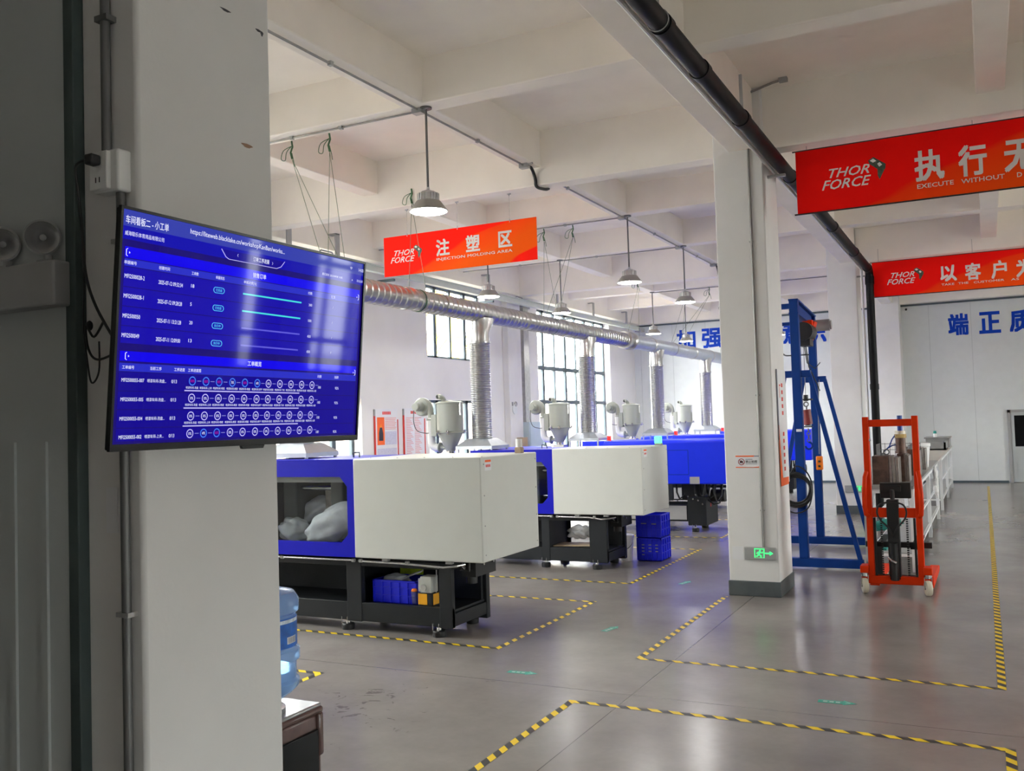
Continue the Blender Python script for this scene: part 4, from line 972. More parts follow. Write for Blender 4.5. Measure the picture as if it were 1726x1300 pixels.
for i, (y, s) in enumerate(((7.22, 'thin conduit running across from the largest lamp towards the windows'), (12.57, 'thin conduit across the hall behind the orange sign'), (15.32, 'thin conduit across to the lamp by the tall window'))):
    conduit(s, [(-4.55, y, cz), (-8.7, y, cz)], [(x, y, cz) for x in (-5.4, -6.0, -7.5)], .009)
conduit('thin conduit across the far rib above the small lamps', [(-2.3, 20.5, cz), (-6.7, 20.5, cz)], [(-5.4, 20.5, cz)], .011)

# ---- steel conduit on the middle column
a = thing('column_conduit', 'galvanised conduit running up the middle column to its exit sign', 'conduit', (-2.04, 9.49, .5))
g = G(); g.tube([(-2.045, 9.487, .49), (-2.035, 9.487, 5.02), (-2.02, 9.485, 5.07), (-1.75, 9.40, 5.10), (-1.66, 9.37, 5.10)], .012, 8); obj('pipe', g, M['conduit'], a)
g = G()
for z in (.85, 2.0, 3.55): g.box(-2.062, -2.02, 9.478, 9.50, z, z + .014)
g.box(-1.68, -1.60, 9.34, 9.40, 5.08, 5.12)
obj_each('clip', g, M['grey'], a)

# ================================================================ black drain pipe with pale conduit
a = thing('drain_pipe', 'thick black drain pipe along the main beam, dropping down the aisle column', 'pipe', (-1.75, 8, 4.25))
PX, PZ, PR = -1.75, 4.33, .068
g = G(); g.tube([(PX, 1.0, PZ), (PX, 17.50, PZ), (PX, 17.58, PZ - .02), (PX, 17.63, PZ - .06), (PX, 17.645, PZ - .14), (PX, 17.645, 0)], PR, 24); obj('pipe', g, M['black_gloss'], a)
g = G()
for y in (2.6, 4.1, 5.72, 6.62, 7.9, 10.15, 11.0, 13.2, 15.5, 17.3): g.cyl((PX, y, PZ), (PX, y + .10, PZ), PR + .009, n=24)
g.cyl((PX, 17.645, PZ - .12), (PX, 17.645, PZ - .26), PR + .010, n=24); g.cyl((PX, 17.645, 2.2), (PX, 17.645, 2.3), PR + .009, n=24)
obj_each('coupling', g, M['black_gloss'], a)
g = G()
for y in (5.7, 8.0): g.torus((PX, y - .03, PZ), PR + .004, .004, (0, 1, 0)); g.box(PX - .012, PX + .012, y - .04, y - .02, PZ + PR, 4.72)
for y in (9.72, 17.8):
    g.box(-1.98, PX + .03, y - .02, y + .02, PZ - PR - .03, PZ - PR - .005)
obj('hanger', g, M['grey'], a)
a = thing('beam_conduit', 'pale plastic conduit following the black drain pipe under the beam', 'conduit', (-1.86, 8, 4.3))
g = G(); g.tube([(-1.872, 1.0, 4.345), (-1.872, 17.62, 4.345), (-1.88, 17.66, 4.30), (-1.88, 17.66, 0)], .020, 10); obj('pipe', g, M['white'], a)

# ================================================================ banners
def hammer(name, u, v, s, fn, par):
    # dark tilted head with a short handle tapering down
    g = G(); P = lambda L: [(u + s * a, v + s * b) for a, b in L]
    g.prism(P([(-.50, .45), (-.18, .62), (.50, .10), (.46, -.20), (.22, -.32), (-.42, .22)]), fn, 0, -.0012)
    g.prism(P([(.02, -.12), (.40, -.25), (.12, -.80), (.02, -.55)]), fn, 0, -.0010)
    o = obj(name, g, M['hammer'], par)
    g = G(); g.prism(P([(-.40, .42), (-.20, .52), (-.02, .36), (-.22, .28)]), fn, 0, -.0018); g.prism(P([(.02, .18), (.16, .26), (.30, .08), (.12, -.02)]), fn, 0, -.0018); obj('highlight_print', g, M['ban_white'], o)
def banner(name, label, x0, x1, y, z0, z1, m, logo, texts, eng, poles=False):
    r = thing(name, label, 'banner', ((x0 + x1) / 2, y, z0), 'red and orange hanging banners')
    g = G(); g.box(x0, x1, y - .004, y + .004, z0, z1); p = obj('panel', g, M[m], r)
    fn = lambda u, v, d: (u, y - .0050 - d, v)
    lx, lz, lw, lh = logo
    text_mesh('logo_lettering', [('THOR', lx + lw * .16, lz + lh * .56, lx + lw * .98, lz + lh, .012, .35), ('FORCE', lx, lz, lx + lw, lz + lh * .46, .012, .35)], fn, M['ban_white'], p)
    hammer('logo_hammer', lx + lw * 1.13, lz + lh * .80, lh * .78, lambda u, v, d: (u, y - .0042 + d, v), p)
    for c, u0, v0, u1, v1 in texts: text_mesh('banner_character', [(c, u0, v0, u1, v1, .032, 0)], fn, M['ban_white'], p)
    for s, u0, v0, u1, v1 in eng: text_mesh('small_lettering', [(s, u0, v0, u1, v1, .012, 0)], fn, M['ban_white'], p)
    if poles:
        g = G(); g.cyl((x0 - .03, y, z1), (x1 + .03, y, z1), .007, n=8); g.cyl((x0 - .03, y, z0), (x1 + .03, y, z0), .008, n=8); obj_each('batten', g, M['black'], r)
    return r
b = banner('hanging_sign', 'bright orange area sign hanging on thin wires over the machines', -6.67, -4.545, 9.75, 3.685, 4.18, 'ban_a', (-6.57, 3.845, .355, .155),
       [('注', -5.90, 3.870, -5.72, 4.065), ('塑', -5.48, 3.875, -5.30, 4.065), ('区', -5.04, 3.88, -4.87, 4.06)], [('INJECTION MOLDING AREA', -5.90, 3.800, -4.865, 3.842)])
g = G()
for x in (-6.32, -5.60, -4.89): g.cyl((x, 9.75, 4.18), (x, 9.75, 4.50), .0022, n=6); g.cyl((x, 9.75, 4.16), (x, 9.75, 4.20), .006, n=8)
obj_each('hanging_wire', g, M['steel'], b)
g = G()
for x in (-6.32, -5.60, -4.89): g.box(x - .02, x + .02, 9.74, 9.76, 4.488, 4.50); g.cyl((x, 9.75, 4.47), (x, 9.75, 4.50), .005, n=8)
obj('hook', g, M['grey'], b)
b = banner('hanging_banner', 'large deep red banner nearest the camera, under the main cross beam', -1.61, 2.9, 9.70, 3.815, 4.455, 'ban_b', (-1.365, 4.025, .46, .205),
       [('执', -.505, 3.995, -.26, 4.275), ('行', -.125, 3.985, .10, 4.265), ('无', .255, 3.975, .50, 4.25)], [('EXECUTE', -.495, 3.92, -.18, 3.962), ('WITHOUT', -.115, 3.915, .245, 3.957), ('D', .345, 3.91, .385, 3.952)], True)
g = G()
for x in (-1.50, .0, 1.4): g.cyl((x, 9.70, 4.455), (x, 9.70, 4.50), .003, n=6)
obj_each('hanging_wire', g, M['grey'], b)
b = banner('hanging_banner', 'smaller-looking red banner beyond, above the far workbench', -1.71, 2.9, 17.74, 3.84, 4.46, 'ban_b', (-1.47, 4.04, .46, .205),
       [('以', -.605, 4.02, -.36, 4.285), ('客', -.22, 4.01, .01, 4.285), ('户', .18, 3.995, .40, 4.285), ('为', .55, 3.985, .80, 4.265)], [('TAKE', -.60, 3.945, -.40, 3.98), ('THE', -.34, 3.945, -.18, 3.98), ('CUSTOMER', -.10, 3.94, .36, 3.975), ('AS', .46, 3.935, .58, 3.97)], True)
g = G()
for x in (-1.6, -.1, 1.4): g.cyl((x, 17.74, 4.46), (x, 17.74, 4.70), .003, n=6)
obj_each('hanging_wire', g, M['grey'], b)

# ================================================================ green cords holding the duct
def cords(label, tops, y, extra=None, r_=.0032):
    a = thing('duct_cord', label, 'cord', (DX, y, DZ), 'green cords carrying the exhaust duct')
    g = G(); h = G()
    for (tx, ty, tz), feet in tops:
        for fx in feet: g.tube([(tx, ty, tz - .18), (DX + fx, y, DZ + .09)], r_, 5)
        h.tube([(tx, ty, tz), (tx + .01, ty, tz - .06), (tx - .008, ty - .01, tz - .12), (tx, ty, tz - .18)], .009, 6); h.sphere((tx, ty, tz - .17), .014, sub=1)
        h.tube(smooth([(tx, ty, tz - .05), (tx - .09, ty - .02, tz - .09), (tx - .12, ty - .02, tz - .17), (tx - .07, ty - .02, tz - .19), (tx - .05, ty - .02, tz - .11), (tx, ty, tz - .05)], 4), .004, 5)
        h.tube([(tx, ty, tz - .12), (tx + .03, ty - .01, tz - .21), (tx + .04, ty - .01, tz - .27)], .004, 5)
    obj_each('cord', g, M['rope_thin'], a)
    k = obj('knotted_end', h, M['rope'], a)
    g = G(); g.torus((DX, y, DZ), DR + .006, .005, (0, 1, 0), 28, 6); obj('loop', g, M['rope'], a)
    return a
cords('crossed green cords from two anchors above the television', [((-6.10, 7.335, 4.70), (-.125, .125)), ((-5.63, 7.335, 4.70), (-.125, .125))], 7.9)
cords('green cord passing in front of the orange sign past the hammer print', [((-6.14, 9.59, 4.70), (-.125, .125))], 9.45)
cords('pair of green cords just past the orange sign end', [((-5.80, 12.69, 4.70), (-.125, .125)), ((-5.33, 12.69, 4.70), (-.125, .125))], 13.3)
cords('green cords dropping to the duct near its flange', [((-6.1, 17.77, 4.62), (-.125, .125))], 17.1)
cords('faint green cords over the smooth part of the duct', [((-5.9, 20.39, 4.68), (-.13, .13)), ((-5.35, 20.39, 4.68), (-.13, .13))], 19.9)
cords('faint green cords farthest along, by the second blue character', [((-5.75, 23.24, 4.68), (-.13, .13))], 24.2)

# ================================================================ window-side wall fittings
a = thing('cable_trunking', 'pale green-white trunking running along the window wall near the ceiling', 'trunking', (-8.6, 17, 4.3))
g = G(); g.box(-8.66, -8.56, 8.6, 24.9, 4.28, 4.38); g.box(-8.68, -8.54, 8.6, 24.9, 4.375, 4.39); obj('trunking', g, mat('trunking_pale_green', (.60, .65, .60), .45, var=.03), a)
g = G(); g.box(-8.68, -8.50, 24.9, 25.2, 4.25, 4.36); g.box(-8.72, -8.66, 24.9, 25.2, 4.30, 4.34); obj('end_feed', g, M['grey'], a)
for y in (10.2, 11.3, 12.6, 16.1, 19.4, 21.6, 24.0):
    g = G(); g.box(-8.62, -8.60, y, y + .10, 4.39, 4.74); g.box(-8.745, -8.60, y, y + .10, 4.72, 4.74); obj('hanger', g, M['grey'], a)
g = G()
for y in (12.9, 16.4, 20.4): g.box(-8.98, -8.66, y, y + .06, 4.22, 4.26)
obj_each('bracket', g, M['frame'], a)
g = G()
for y in (10.9, 13.0, 17.3, 19.5): g.tube([(-8.60, y, 4.39), (-8.60, y + .05, 4.43), (-8.60, y + .30, 4.43), (-8.60, y + .34, 4.39)], .012, 6)
obj_each('cable_loop', g, M['ink_grey'], a)
a = thing('vertical_trunking', 'shiny galvanised vertical trunking on the pilaster beside the tall window', 'trunking', (-8.92, 18.30, 1.8))
g = G(); g.box(-8.997, -8.88, 18.20, 18.46, 1.82, 4.42); obj('trunking', g, M['galv'], a); g = G(); g.box(-8.997, -8.86, 18.14, 18.52, 4.30, 4.495); obj('top_cap', g, M['grey'], a)
a = thing('electrical_cabinet', 'pale blue electrical cabinet with a yellow warning triangle below the trunking', 'cabinet', (-8.85, 18.42, 1.28))
g = G(); g.box(-9.0, -8.72, 18.02, 18.72, 1.25, 1.82); obj('body', g, M['cabinet'], a, bevel=.01)
g = G(); g.prism([(18.50, 1.50), (18.62, 1.50), (18.56, 1.62)], YZ(-8.7195), 0, .002); obj('warning_triangle', g, M['yellow'], a)
g = G(); g.box(-8.72, -8.71, 18.05, 18.69, 1.28, 1.79); obj('door', g, M['cabinet'], a, bevel=.004)
g = G(); g.box(-8.85, -8.70, 17.66, 17.88, 1.15, 1.50); tag(obj('cardboard_box', g, M['card'], None, bevel=.004), 'small brown cardboard box by the pale blue cabinet', 'box')
g = G(); g.box(-8.858, -8.66, 17.55, 18.0, 1.11, 1.149); tag(obj('wall_shelf', g, M['grey'], None), 'narrow grey shelf under the cardboard box', 'shelf')
r = thing('wall_disc', 'faint round white plate on the pilaster left of the trunking', 'plate', (-8.85, 17.62, 2.05))
g = G(); g.cyl((-8.86, 17.62, 2.10), (-8.845, 17.62, 2.10), .11, n=28); obj('plate', g, M['panel'], r)
g = G(); g.torus((-8.845, 17.66, 2.21), .045, .01, (1, 0, 0)); g.box(-8.86, -8.845, 17.50, 17.56, 2.17, 2.25); obj('bracket', g, M['grey'], r)
def poster(label, y0, z0, z1, photo):
    r = thing('safety_poster', label, 'poster', (-8.99, y0 + .33, z0), 'safety posters on the window wall'); w = .66
    g = G(); g.box(-8.997, -8.985, y0, y0 + w, z0, z1); b_ = obj('board', g, M['paper'], r)
    g = G(); g.box(-8.997, -8.975, y0 - .02, y0 + .006, z0, z1 - .12); g.box(-8.997, -8.975, y0 + w - .006, y0 + w + .012, z0, z1 - .18); obj_each('red_edge', g, M['ink_red'], r)
    g = G(); g.box(-8.997, -8.975, y0 - .02, y0 + .006, z1 - .12, z1 - .01); obj('grey_edge', g, M['grey'], r)
    X = -8.9845
    g = G()
    for i in range(6 if photo else 7): g.box(X, X + .002, y0 + .22 + .042 * i, y0 + .252 + .042 * i, z1 - .095, z1 - .045)
    obj('title_print', g, M['ink_red'], b_)
    if photo:
        g = G(); g.box(X, X + .002, y0 + .06, y0 + .27, z1 - .60, z1 - .14); ph = obj('picture', g, M['ink_orange'], b_)
        g = G(); g.prism([(y0 + .105, z1 - .53), (y0 + .225, z1 - .53), (y0 + .225, z1 - .40), (y0 + .195, z1 - .31), (y0 + .135, z1 - .31), (y0 + .105, z1 - .40)], YZ(X + .002), 0, .001); obj('picture_figure', g, M['ink_dark'], ph)
        g = G(); g.prism([(y0 + .15, z1 - .31), (y0 + .18, z1 - .31), (y0 + .17, z1 - .24)], YZ(X + .002), 0, .001); obj('picture_highlight', g, M['yellow'], ph)
        g = G()
        for i in range(8): g.box(X, X + .002, y0 + .29, y0 + .62 - .02 * (i % 3), z1 - .16 - .026 * i, z1 - .150 - .026 * i)
        obj('text_print', g, M['ink_pale'], b_)
        g = G(); g.box(X, X + .002, y0 + .06, y0 + .62, z0 + .02, z1 - .66); g.box(X, X + .002, y0 + .29, y0 + .62, z1 - .60, z1 - .38); obj('table_print', g, M['paper_tint'], b_)
    else:
        g = G()
        for c_ in (0, 1):
            for i in range(26): g.box(X, X + .002, y0 + .07 + .27 * c_, y0 + .29 + .27 * c_ - .03 * ((i * 7) % 4), z1 - .17 - .028 * i, z1 - .160 - .028 * i)
        obj('text_print', g, M['ink_pale'], b_)
poster('white safety poster with an orange picture of a dark figure, on the window wall', 12.74, 1.15, 2.11, True)
poster('white safety poster with only red text columns, partly behind the hopper', 13.60, 1.13, 2.12, False)

# ================================================================ blue characters on the far wall
def letter(ch, x0, z0, x1, z1, label):
    o = text_mesh('wall_character', [(ch, x0, z0, x1, z1, .036, 0)], lambda u, v, d: (u, YF - .006 - d, v), M['letter'], None, 0)
    tag(o, label, 'wall lettering', 'blue characters on the far wall')
for ch, x0, z0, x1, z1, s in (('加', -7.72, 3.74, -7.20, 4.27, 'blue wall character with a lamp hanging across it'), ('强', -6.99, 3.74, -6.46, 4.26, 'blue wall character right at the middle column edge'),
                              ('意', -4.78, 3.71, -4.26, 4.24, 'blue wall character half covered by the blue gantry post'), ('识', -4.21, 3.71, -3.69, 4.23, 'blue wall character behind the hoist motor'),
                              ('端', -.75, 3.66, -.32, 4.17, 'blue wall character nearest the security camera'), ('正', -.06, 3.66, .38, 4.16, 'blue wall character between two others above the grey door'), ('质', .60, 3.65, 1.06, 4.16, 'blue wall character at the picture edge above the grey door')):
    letter(ch, x0, z0, x1, z1, s)
r = thing('security_camera', 'small white security camera at the far wall top corner', 'camera', (-1.75, 25.6, 4.4))
g = G(); g.box(-1.83, -1.77, 25.55, 25.7, 4.38, 4.44); g.cyl((-1.80, 25.58, 4.40), (-1.70, 25.45, 4.36), .04); obj('body', g, M['white'], r); g = G(); g.cyl((-1.70, 25.45, 4.36), (-1.695, 25.443, 4.358), .03); obj('lens', g, M['black'], r)

# ================================================================ signs on the columns
YC = 9.50
r = thing('exit_sign', 'grey emergency exit sign with a lit running figure, low on the middle column', 'exit sign', (-2.075, 9.48, .36))
g = G(); g.box(-2.235, -1.925, YC - .028, YC, .365, .492); obj('housing', g, M['grey'], r, bevel=.008)
fe = lambda u, v, d: (u, YC - .0285 - d, v)
g = G(); g.holed([(-2.135, .388), (-2.035, .388), (-2.035, .480), (-2.135, .480)], [(-2.127, .390), (-2.045, .390), (-2.045, .472), (-2.127, .472)], fe, 0, .001)
g.prism([(-2.030, .428), (-1.985, .428), (-1.985, .412), (-1.950, .434), (-1.985, .456), (-1.985, .440), (-2.030, .440)], fe, 0, .001)
g.prism([(-2.078 + .009 * math.cos(a), .458 + .009 * math.sin(a)) for a in (k * .628 for k in range(10))], fe, 0, .001)
for a, b_, w in (((-2.080, .448), (-2.092, .420), .016), ((-2.092, .420), (-2.068, .408), .010), ((-2.068, .408), (-2.072, .392), .010), ((-2.092, .420), (-2.106, .404), .010), ((-2.106, .404), (-2.122, .404), .009), ((-2.080, .445), (-2.060, .436), .008), ((-2.060, .436), (-2.052, .446), .008), ((-2.084, .446), (-2.104, .440), .008), ((-2.104, .440), (-2.110, .426), .008)):
    d = Vector((b_[0] - a[0], b_[1] - a[1])).normalized(); nx, ny = -d.y * w / 2, d.x * w / 2
    g.prism([(a[0] + nx, a[1] + ny), (b_[0] + nx, b_[1] + ny), (b_[0] - nx, b_[1] - ny), (a[0] - nx, a[1] - ny)], fe, 0, .0012)
obj('lit_pictogram', g, M['exit_on'], r)
g = G(); g.box(-2.36, -2.245, YC - .003, YC, .36, .49); tag(obj('paper_label', g, M['paper'], None), 'blank-looking paper label stuck beside the exit sign', 'label')
r = thing('exit_sign', 'small distant exit sign with green light on the aisle column', 'exit sign', (-2.15, 17.68, .4))
g = G(); g.box(-2.33, -2.02, 17.672, 17.70, .385, .51); obj('housing', g, M['grey'], r, bevel=.006)
g = G(); g.holed([(-2.13, .40), (-2.03, .40), (-2.03, .50), (-2.13, .50)], [(-2.12, .402), (-2.04, .402), (-2.04, .492), (-2.12, .492)], lambda u, v, d: (u, 17.6715 - d, v), 0, .001); g.box(-2.10, -2.06, 17.670, 17.6715, .42, .48); obj('lit_pictogram', g, M['exit_on'], r)

r = thing('warning_sign', 'white no-photography sign with orange edge on the middle column', 'sign', (-2.165, 9.49, 1.28))
g = G(); g.box(-2.29, -2.04, YC - .006, YC, 1.283, 1.405); p = obj('plate', g, M['paper'], r)
fs = lambda u, v, d: (u, YC - .0065 - d, v)
g = G(); g.prism([(-2.29, 1.392), (-2.11, 1.392), (-2.10, 1.405), (-2.29, 1.405)], fs, 0, .001); g.prism([(-2.29, 1.283), (-2.04, 1.283), (-2.04, 1.295), (-2.12, 1.288), (-2.29, 1.292)], fs, 0, .001); obj('edge_print', g, M['ink_orange'], p)
g = G(); g.prism([(-2.11, 1.392), (-2.04, 1.392), (-2.04, 1.405), (-2.10, 1.405)], fs, 0, .001); obj('grey_corner', g, M['ink_grey'], p)
g = G(); cx, cz_ = -2.232, 1.342; ring = lambda q: [(cx + q * math.cos(2 * math.pi * k / 28), cz_ + q * math.sin(2 * math.pi * k / 28)) for k in range(28)]
g.holed(ring(.033), ring(.026), fs, 0, .001); g.prism([(cx - .022, cz_ + .019), (cx - .018, cz_ + .022), (cx + .022, cz_ - .019), (cx + .018, cz_ - .022)], fs, .001, .0015); obj('prohibition_ring', g, mat('prohibition_maroon', srgb(150, 40, 50), .5, var=.02), p)
g = G(); g.prism([(cx - .016, cz_ - .012), (cx + .016, cz_ - .012), (cx + .016, cz_ + .008), (cx + .008, cz_ + .008), (cx + .005, cz_ + .014), (cx - .005, cz_ + .014), (cx - .008, cz_ + .008), (cx - .016, cz_ + .008)], fs, 0, .0009); obj('camera_pictogram', g, M['ink_dark'], p)
text_mesh('sign_lettering', [('禁止拍照', -2.190, 1.330, -2.075, 1.356, .02, 0)], fs, M['ink_dark'], p)
g = G(); g.box(-2.19, -2.12, YC - .0075, YC - .0065, 1.364, 1.371); g.box(-2.19, -2.075, YC - .0075, YC - .0065, 1.317, 1.321); obj('small_print', g, M['ink_grey'], p)

r = thing('rules_board', 'tall narrow white and red notice board on the side of the middle column', 'notice board', (-1.89, 9.94, 1.08))
g = G(); g.box(-1.896, -1.888, 9.72, 10.15, 1.10, 2.27); p = obj('board', g, M['paper'], r)
g = G(); g.prism([(9.70, 1.08), (10.10, 1.08), (10.10, 1.155), (9.80, 1.16), (9.735, 1.45), (9.70, 1.7)], YZ(-1.8885), 0, .004); obj('red_border', g, M['ink_orange'], p)
g = G(); g.box(-1.896, -1.886, 9.70, 9.722, 1.55, 2.27); obj('dark_edge', g, M['ink_grey'], p)
g = G()
for i in range(13):
    if i not in (5, 6): g.box(-1.888, -1.8870, 9.90, 9.975, 2.09 - .072 * i, 2.13 - .072 * i)
g.box(-1.888, -1.887, 9.80, 9.815, 1.98, 2.12); g.box(-1.888, -1.887, 9.815, 9.86, 2.10, 2.115)
obj('red_print', g, M['ink_red'], p)
# ================================================================ blue portable gantry with hoist
r = thing('gantry_crane', 'blue portable gantry frame standing between the columns', 'gantry crane', (-2.0, 12.4, 0))
GX, Y1, Y2, GZ = -1.985, 11.40, 13.45, 3.15
g = G(); g.box(-2.62, -1.33, Y1 - .05, Y1 + .05, .02, .12); obj('base_beam', g, M['crane'], r, bevel=.006)
g = G(); g.box(-2.62, -1.50, Y2 - .05, Y2 + .05, .02, .12); obj('base_beam', g, M['crane'], r, bevel=.006)
for y, x in ((Y1, GX), (Y2, GX - .13)):
    g = G(); g.box(x - .05, x + .05, y - .05, y + .05, .12, GZ); obj('post', g, M['crane'], r, bevel=.006)
    g = G(); g.box(x - .16, x + .16, y - .035, y + .035, 2.24, 2.32); obj('collar', g, M['crane'], r, bevel=.006)
    for s in (-1, 1):
        g = G(); g.beam((x + s * .14, y, 2.28), (x + s * .62, y, .11), .05, .05, (0, 1, 0)); obj('brace', g, M['crane'], r, bevel=.004)
g = G(); g.beam((GX, Y1 - .05, GZ + .01), (GX - .13, Y2 + .06, GZ + .01), .11, .02); g.beam((GX, Y1, GZ - .07), (GX - .13, Y2, GZ - .07), .015, .14); g.beam((GX, Y1 - .05, GZ - .15), (GX - .13, Y2 + .06, GZ - .15), .11, .02); obj('top_beam', g, M['crane'], r)
g = G(); g.box(GX - .16, GX - .05, Y1 - .03, Y1 + .03, 3.06, 3.12); g.box(GX - .20, GX - .05, Y1 - .02, Y1 + .02, 2.86, 2.90); obj_each('side_arm', g, M['crane'], r)
g = G(); g.box(-2.05 + .04, -1.99 + .045, Y1 - .0515, Y1 - .05, 1.60, 1.63); obj('small_label', g, M['paper'], r)
g = G(); g.tube(smooth([(GX - .20, Y1 - .02, 2.88), (GX - .23, Y1, 3.0), (GX - .19, Y1, 3.02), (GX - .17, Y1, 2.8), (GX - .20, Y1, 2.62), (GX - .14, Y1, 2.52), (GX - .05, Y1 - .05, 2.50), (GX + .1, Y1 + .3, 2.52)]), .008, 6)
tag(obj('hoist_cable', g, M['black'], None), 'thin black cable looped over the gantry side arm', 'cable')
r = thing('electric_hoist', 'electric chain hoist with dark drum and reddish bracket under the gantry beam', 'hoist', (-1.98, 12.5, 2.6))
g = G(); g.cyl((-2.0, 12.04, 2.84), (-2.0, 12.40, 2.84), .115); obj('drum', g, M['black'], r)
g = G(); g.box(-2.05, -1.93, 12.32, 12.40, 2.74, 3.0); g.beam((-1.99, 12.36, 2.72), (-1.92, 12.45, 2.98), .06, .05); obj('bracket', g, M['orange_p'], r, bevel=.004)
g = G(); g.cyl((-2.02, 12.65, 2.95), (-1.76, 12.65, 2.95), .075); g.cyl((-1.76, 12.65, 2.95), (-1.74, 12.65, 2.95), .06); obj('motor', g, M['grey'], r)
g = G(); g.box(-2.07, -1.93, 12.10, 12.36, 2.66, 2.75); obj('gear_box', g, M['black'], r, bevel=.006)
g = G(); g.tube([(-2.0, 12.2, 2.67), (-1.98, 12.25, 2.4), (-1.92, 12.4, 2.2), (-1.90, 12.5, 2.1)], .008, 6); g.tube([(-2.02, 12.2, 2.67), (-2.0, 12.25, 2.45), (-1.93, 12.4, 2.38), (-1.88, 12.5, 2.46)], .006, 6); obj('cable', g, M['black'], r)
r = thing('hook_block', 'dark red hook block on a chain hanging inside the blue gantry', 'hook', (-2.06, 12.4, 1.5))
g = G(); g.cyl((-2.06, 12.4, 2.02), (-2.06, 12.4, 2.72), .004, n=6); obj('wire', g, M['grey_d'], r)
g = G(); g.box(-2.13, -1.98, 12.37, 12.43, 1.98, 2.0); g.cyl((-2.06, 12.4, 1.97), (-2.06, 12.4, 2.05), .03); obj('top_clamp', g, M['black'], r)
g = G(); g.torus((-2.06, 12.4, 1.93), .028, .008, (0, 1, 0), 16, 6); g.torus((-2.055, 12.4, 1.885), .018, .007, (1, 0, 0), 14, 6)
for k in range(4): g.torus((-2.045, 12.4, 1.60 - .045 * k), .020, .006, (0, 1, 0) if k % 2 else (1, 0, 0), 14, 6)
obj_each('chain', g, M['grey_d'], r)
g = G(); g.cyl((-2.062, 12.4, 1.86), (-2.042, 12.4, 1.67), .056); obj('weight', g, mat('maroon_paint', (.20, .02, .02), .45, var=.1), r)
g = G(); g.cyl((-2.042, 12.4, 1.67), (-2.042, 12.4, 1.655), .04); g.box(-2.12, -1.99, 12.39, 12.41, 1.635, 1.65); obj('bottom_plate', g, M['black'], r)
g = G(); g.tube([(-2.045 + .045 * math.cos(R(a)), 12.4, 1.40 + .045 * math.sin(R(a))) for a in (90, 60, 20, -20, -60, -100, -140, -175)], .013, 8); obj('hook', g, M['crane'], r)
r = thing('hoist_pendant', 'orange push-button pendant hanging on a thin wire in the gantry', 'control', (-1.93, 12.4, 1.10))
g = G(); g.tube([(-1.90, 12.5, 2.24), (-1.92, 12.42, 1.8), (-1.925, 12.4, 1.29)], .005, 6); obj('wire', g, M['grey_d'], r)
g = G(); g.box(-1.965, -1.885, 12.37, 12.43, 1.09, 1.265); obj('body', g, M['orange'], r, bevel=.012)
g = G()
for z in (1.14, 1.20): g.cyl((-1.925, 12.37, z), (-1.925, 12.36, z), .014, n=12)
obj_each('button', g, M['black'], r)
g = G()
random.seed(3)
for k in range(7):
    rr = .15 + .045 * random.random(); dx, dz = random.uniform(-.025, .025), random.uniform(-.02, .02)
    g.tube([(-2.04 + dx + rr * math.cos(a), 11.33 + .012 * math.sin(2 * a + k) - .006 * k, .92 + dz + rr * 1.05 * math.sin(a)) for a in (2 * math.pi * j / 26 for j in range(26))], .010, 6, True)
g.tube(smooth([(-2.1, 11.32, 1.10), (-2.02, 11.31, 1.2), (-1.9, 11.31, 1.12), (-1.85, 11.31, .95), (-1.9, 11.31, .72), (-2.05, 11.31, .65), (-2.2, 11.31, .72)]), .008, 6)
tag(obj('cable_coil', g, M['black'], None), 'coil of black cable hung on the near blue gantry post', 'cable coil')

# ================================================================ manual stacker
r = thing('pallet_stacker', 'orange-red manual pallet stacker parked in front of the workbench', 'stacker', (-.88, 10.3, 0))
SX0, SX1, SY = -1.105, -.645, 10.10
for x in (SX0, SX1):
    g = G(); g.box(x - .029, x + .029, SY - .035, SY + .045, .10, 1.755); obj('mast_upright', g, M['orange_p'], r, bevel=.006)
    s = 1 if x == SX1 else -1
    g = G(); g.tube([(x + .010 * s, SY - .03, 1.20), (x + .022 * s, SY - .075, 1.15), (x + .032 * s, SY - .09, 1.0), (x + .032 * s, SY - .09, .86), (x + .024 * s, SY - .07, .78), (x + .008 * s, SY - .03, .76)], .022, 10); obj('grab_handle', g, M['orange_p'], r)
g = G(); g.box(SX0, SX1, SY - .015, SY + .025, 1.655, 1.725); obj('top_crossbar', g, M['orange_p'], r, bevel=.004)
g = G(); g.box(SX0, SX1, SY - .015, SY + .025, .745, .84); obj('middle_crossbar', g, M['orange_p'], r, bevel=.004)
g = G(); g.box(SX0 - .05, SX1 + .05, SY - .04, SY + .05, .085, .165); g.box(SX0 - .10, SX0 - .02, SY - .12, SY + .05, .20, .27); g.box(SX1 + .02, SX1 + .10, SY - .12, SY + .05, .20, .27); g.box(SX0 - .09, SX0 - .03, SY - .02, SY + .05, .10, .24); g.box(SX1 + .03, SX1 + .09, SY - .02, SY + .05, .10, .24); obj('base_bar', g, M['orange_p'], r, bevel=.006)
for x in (SX0 + .02, SX1 + .06):
    g = G(); g.prism([(SY, .06), (SY + 1.15, .05), (SY + 1.20, .08), (SY + 1.18, .11), (SY + .1, .17), (SY, .17)], lambda u, v, d: (d, u, v), x - .045, x + .045); lg = obj('outrigger', g, M['orange_p'], r, bevel=.004)
    g = G(); g.cyl((x - .03, SY + 1.05, .04), (x + .03, SY + 1.05, .04), .04); obj('load_roller', g, M['cream'], lg)
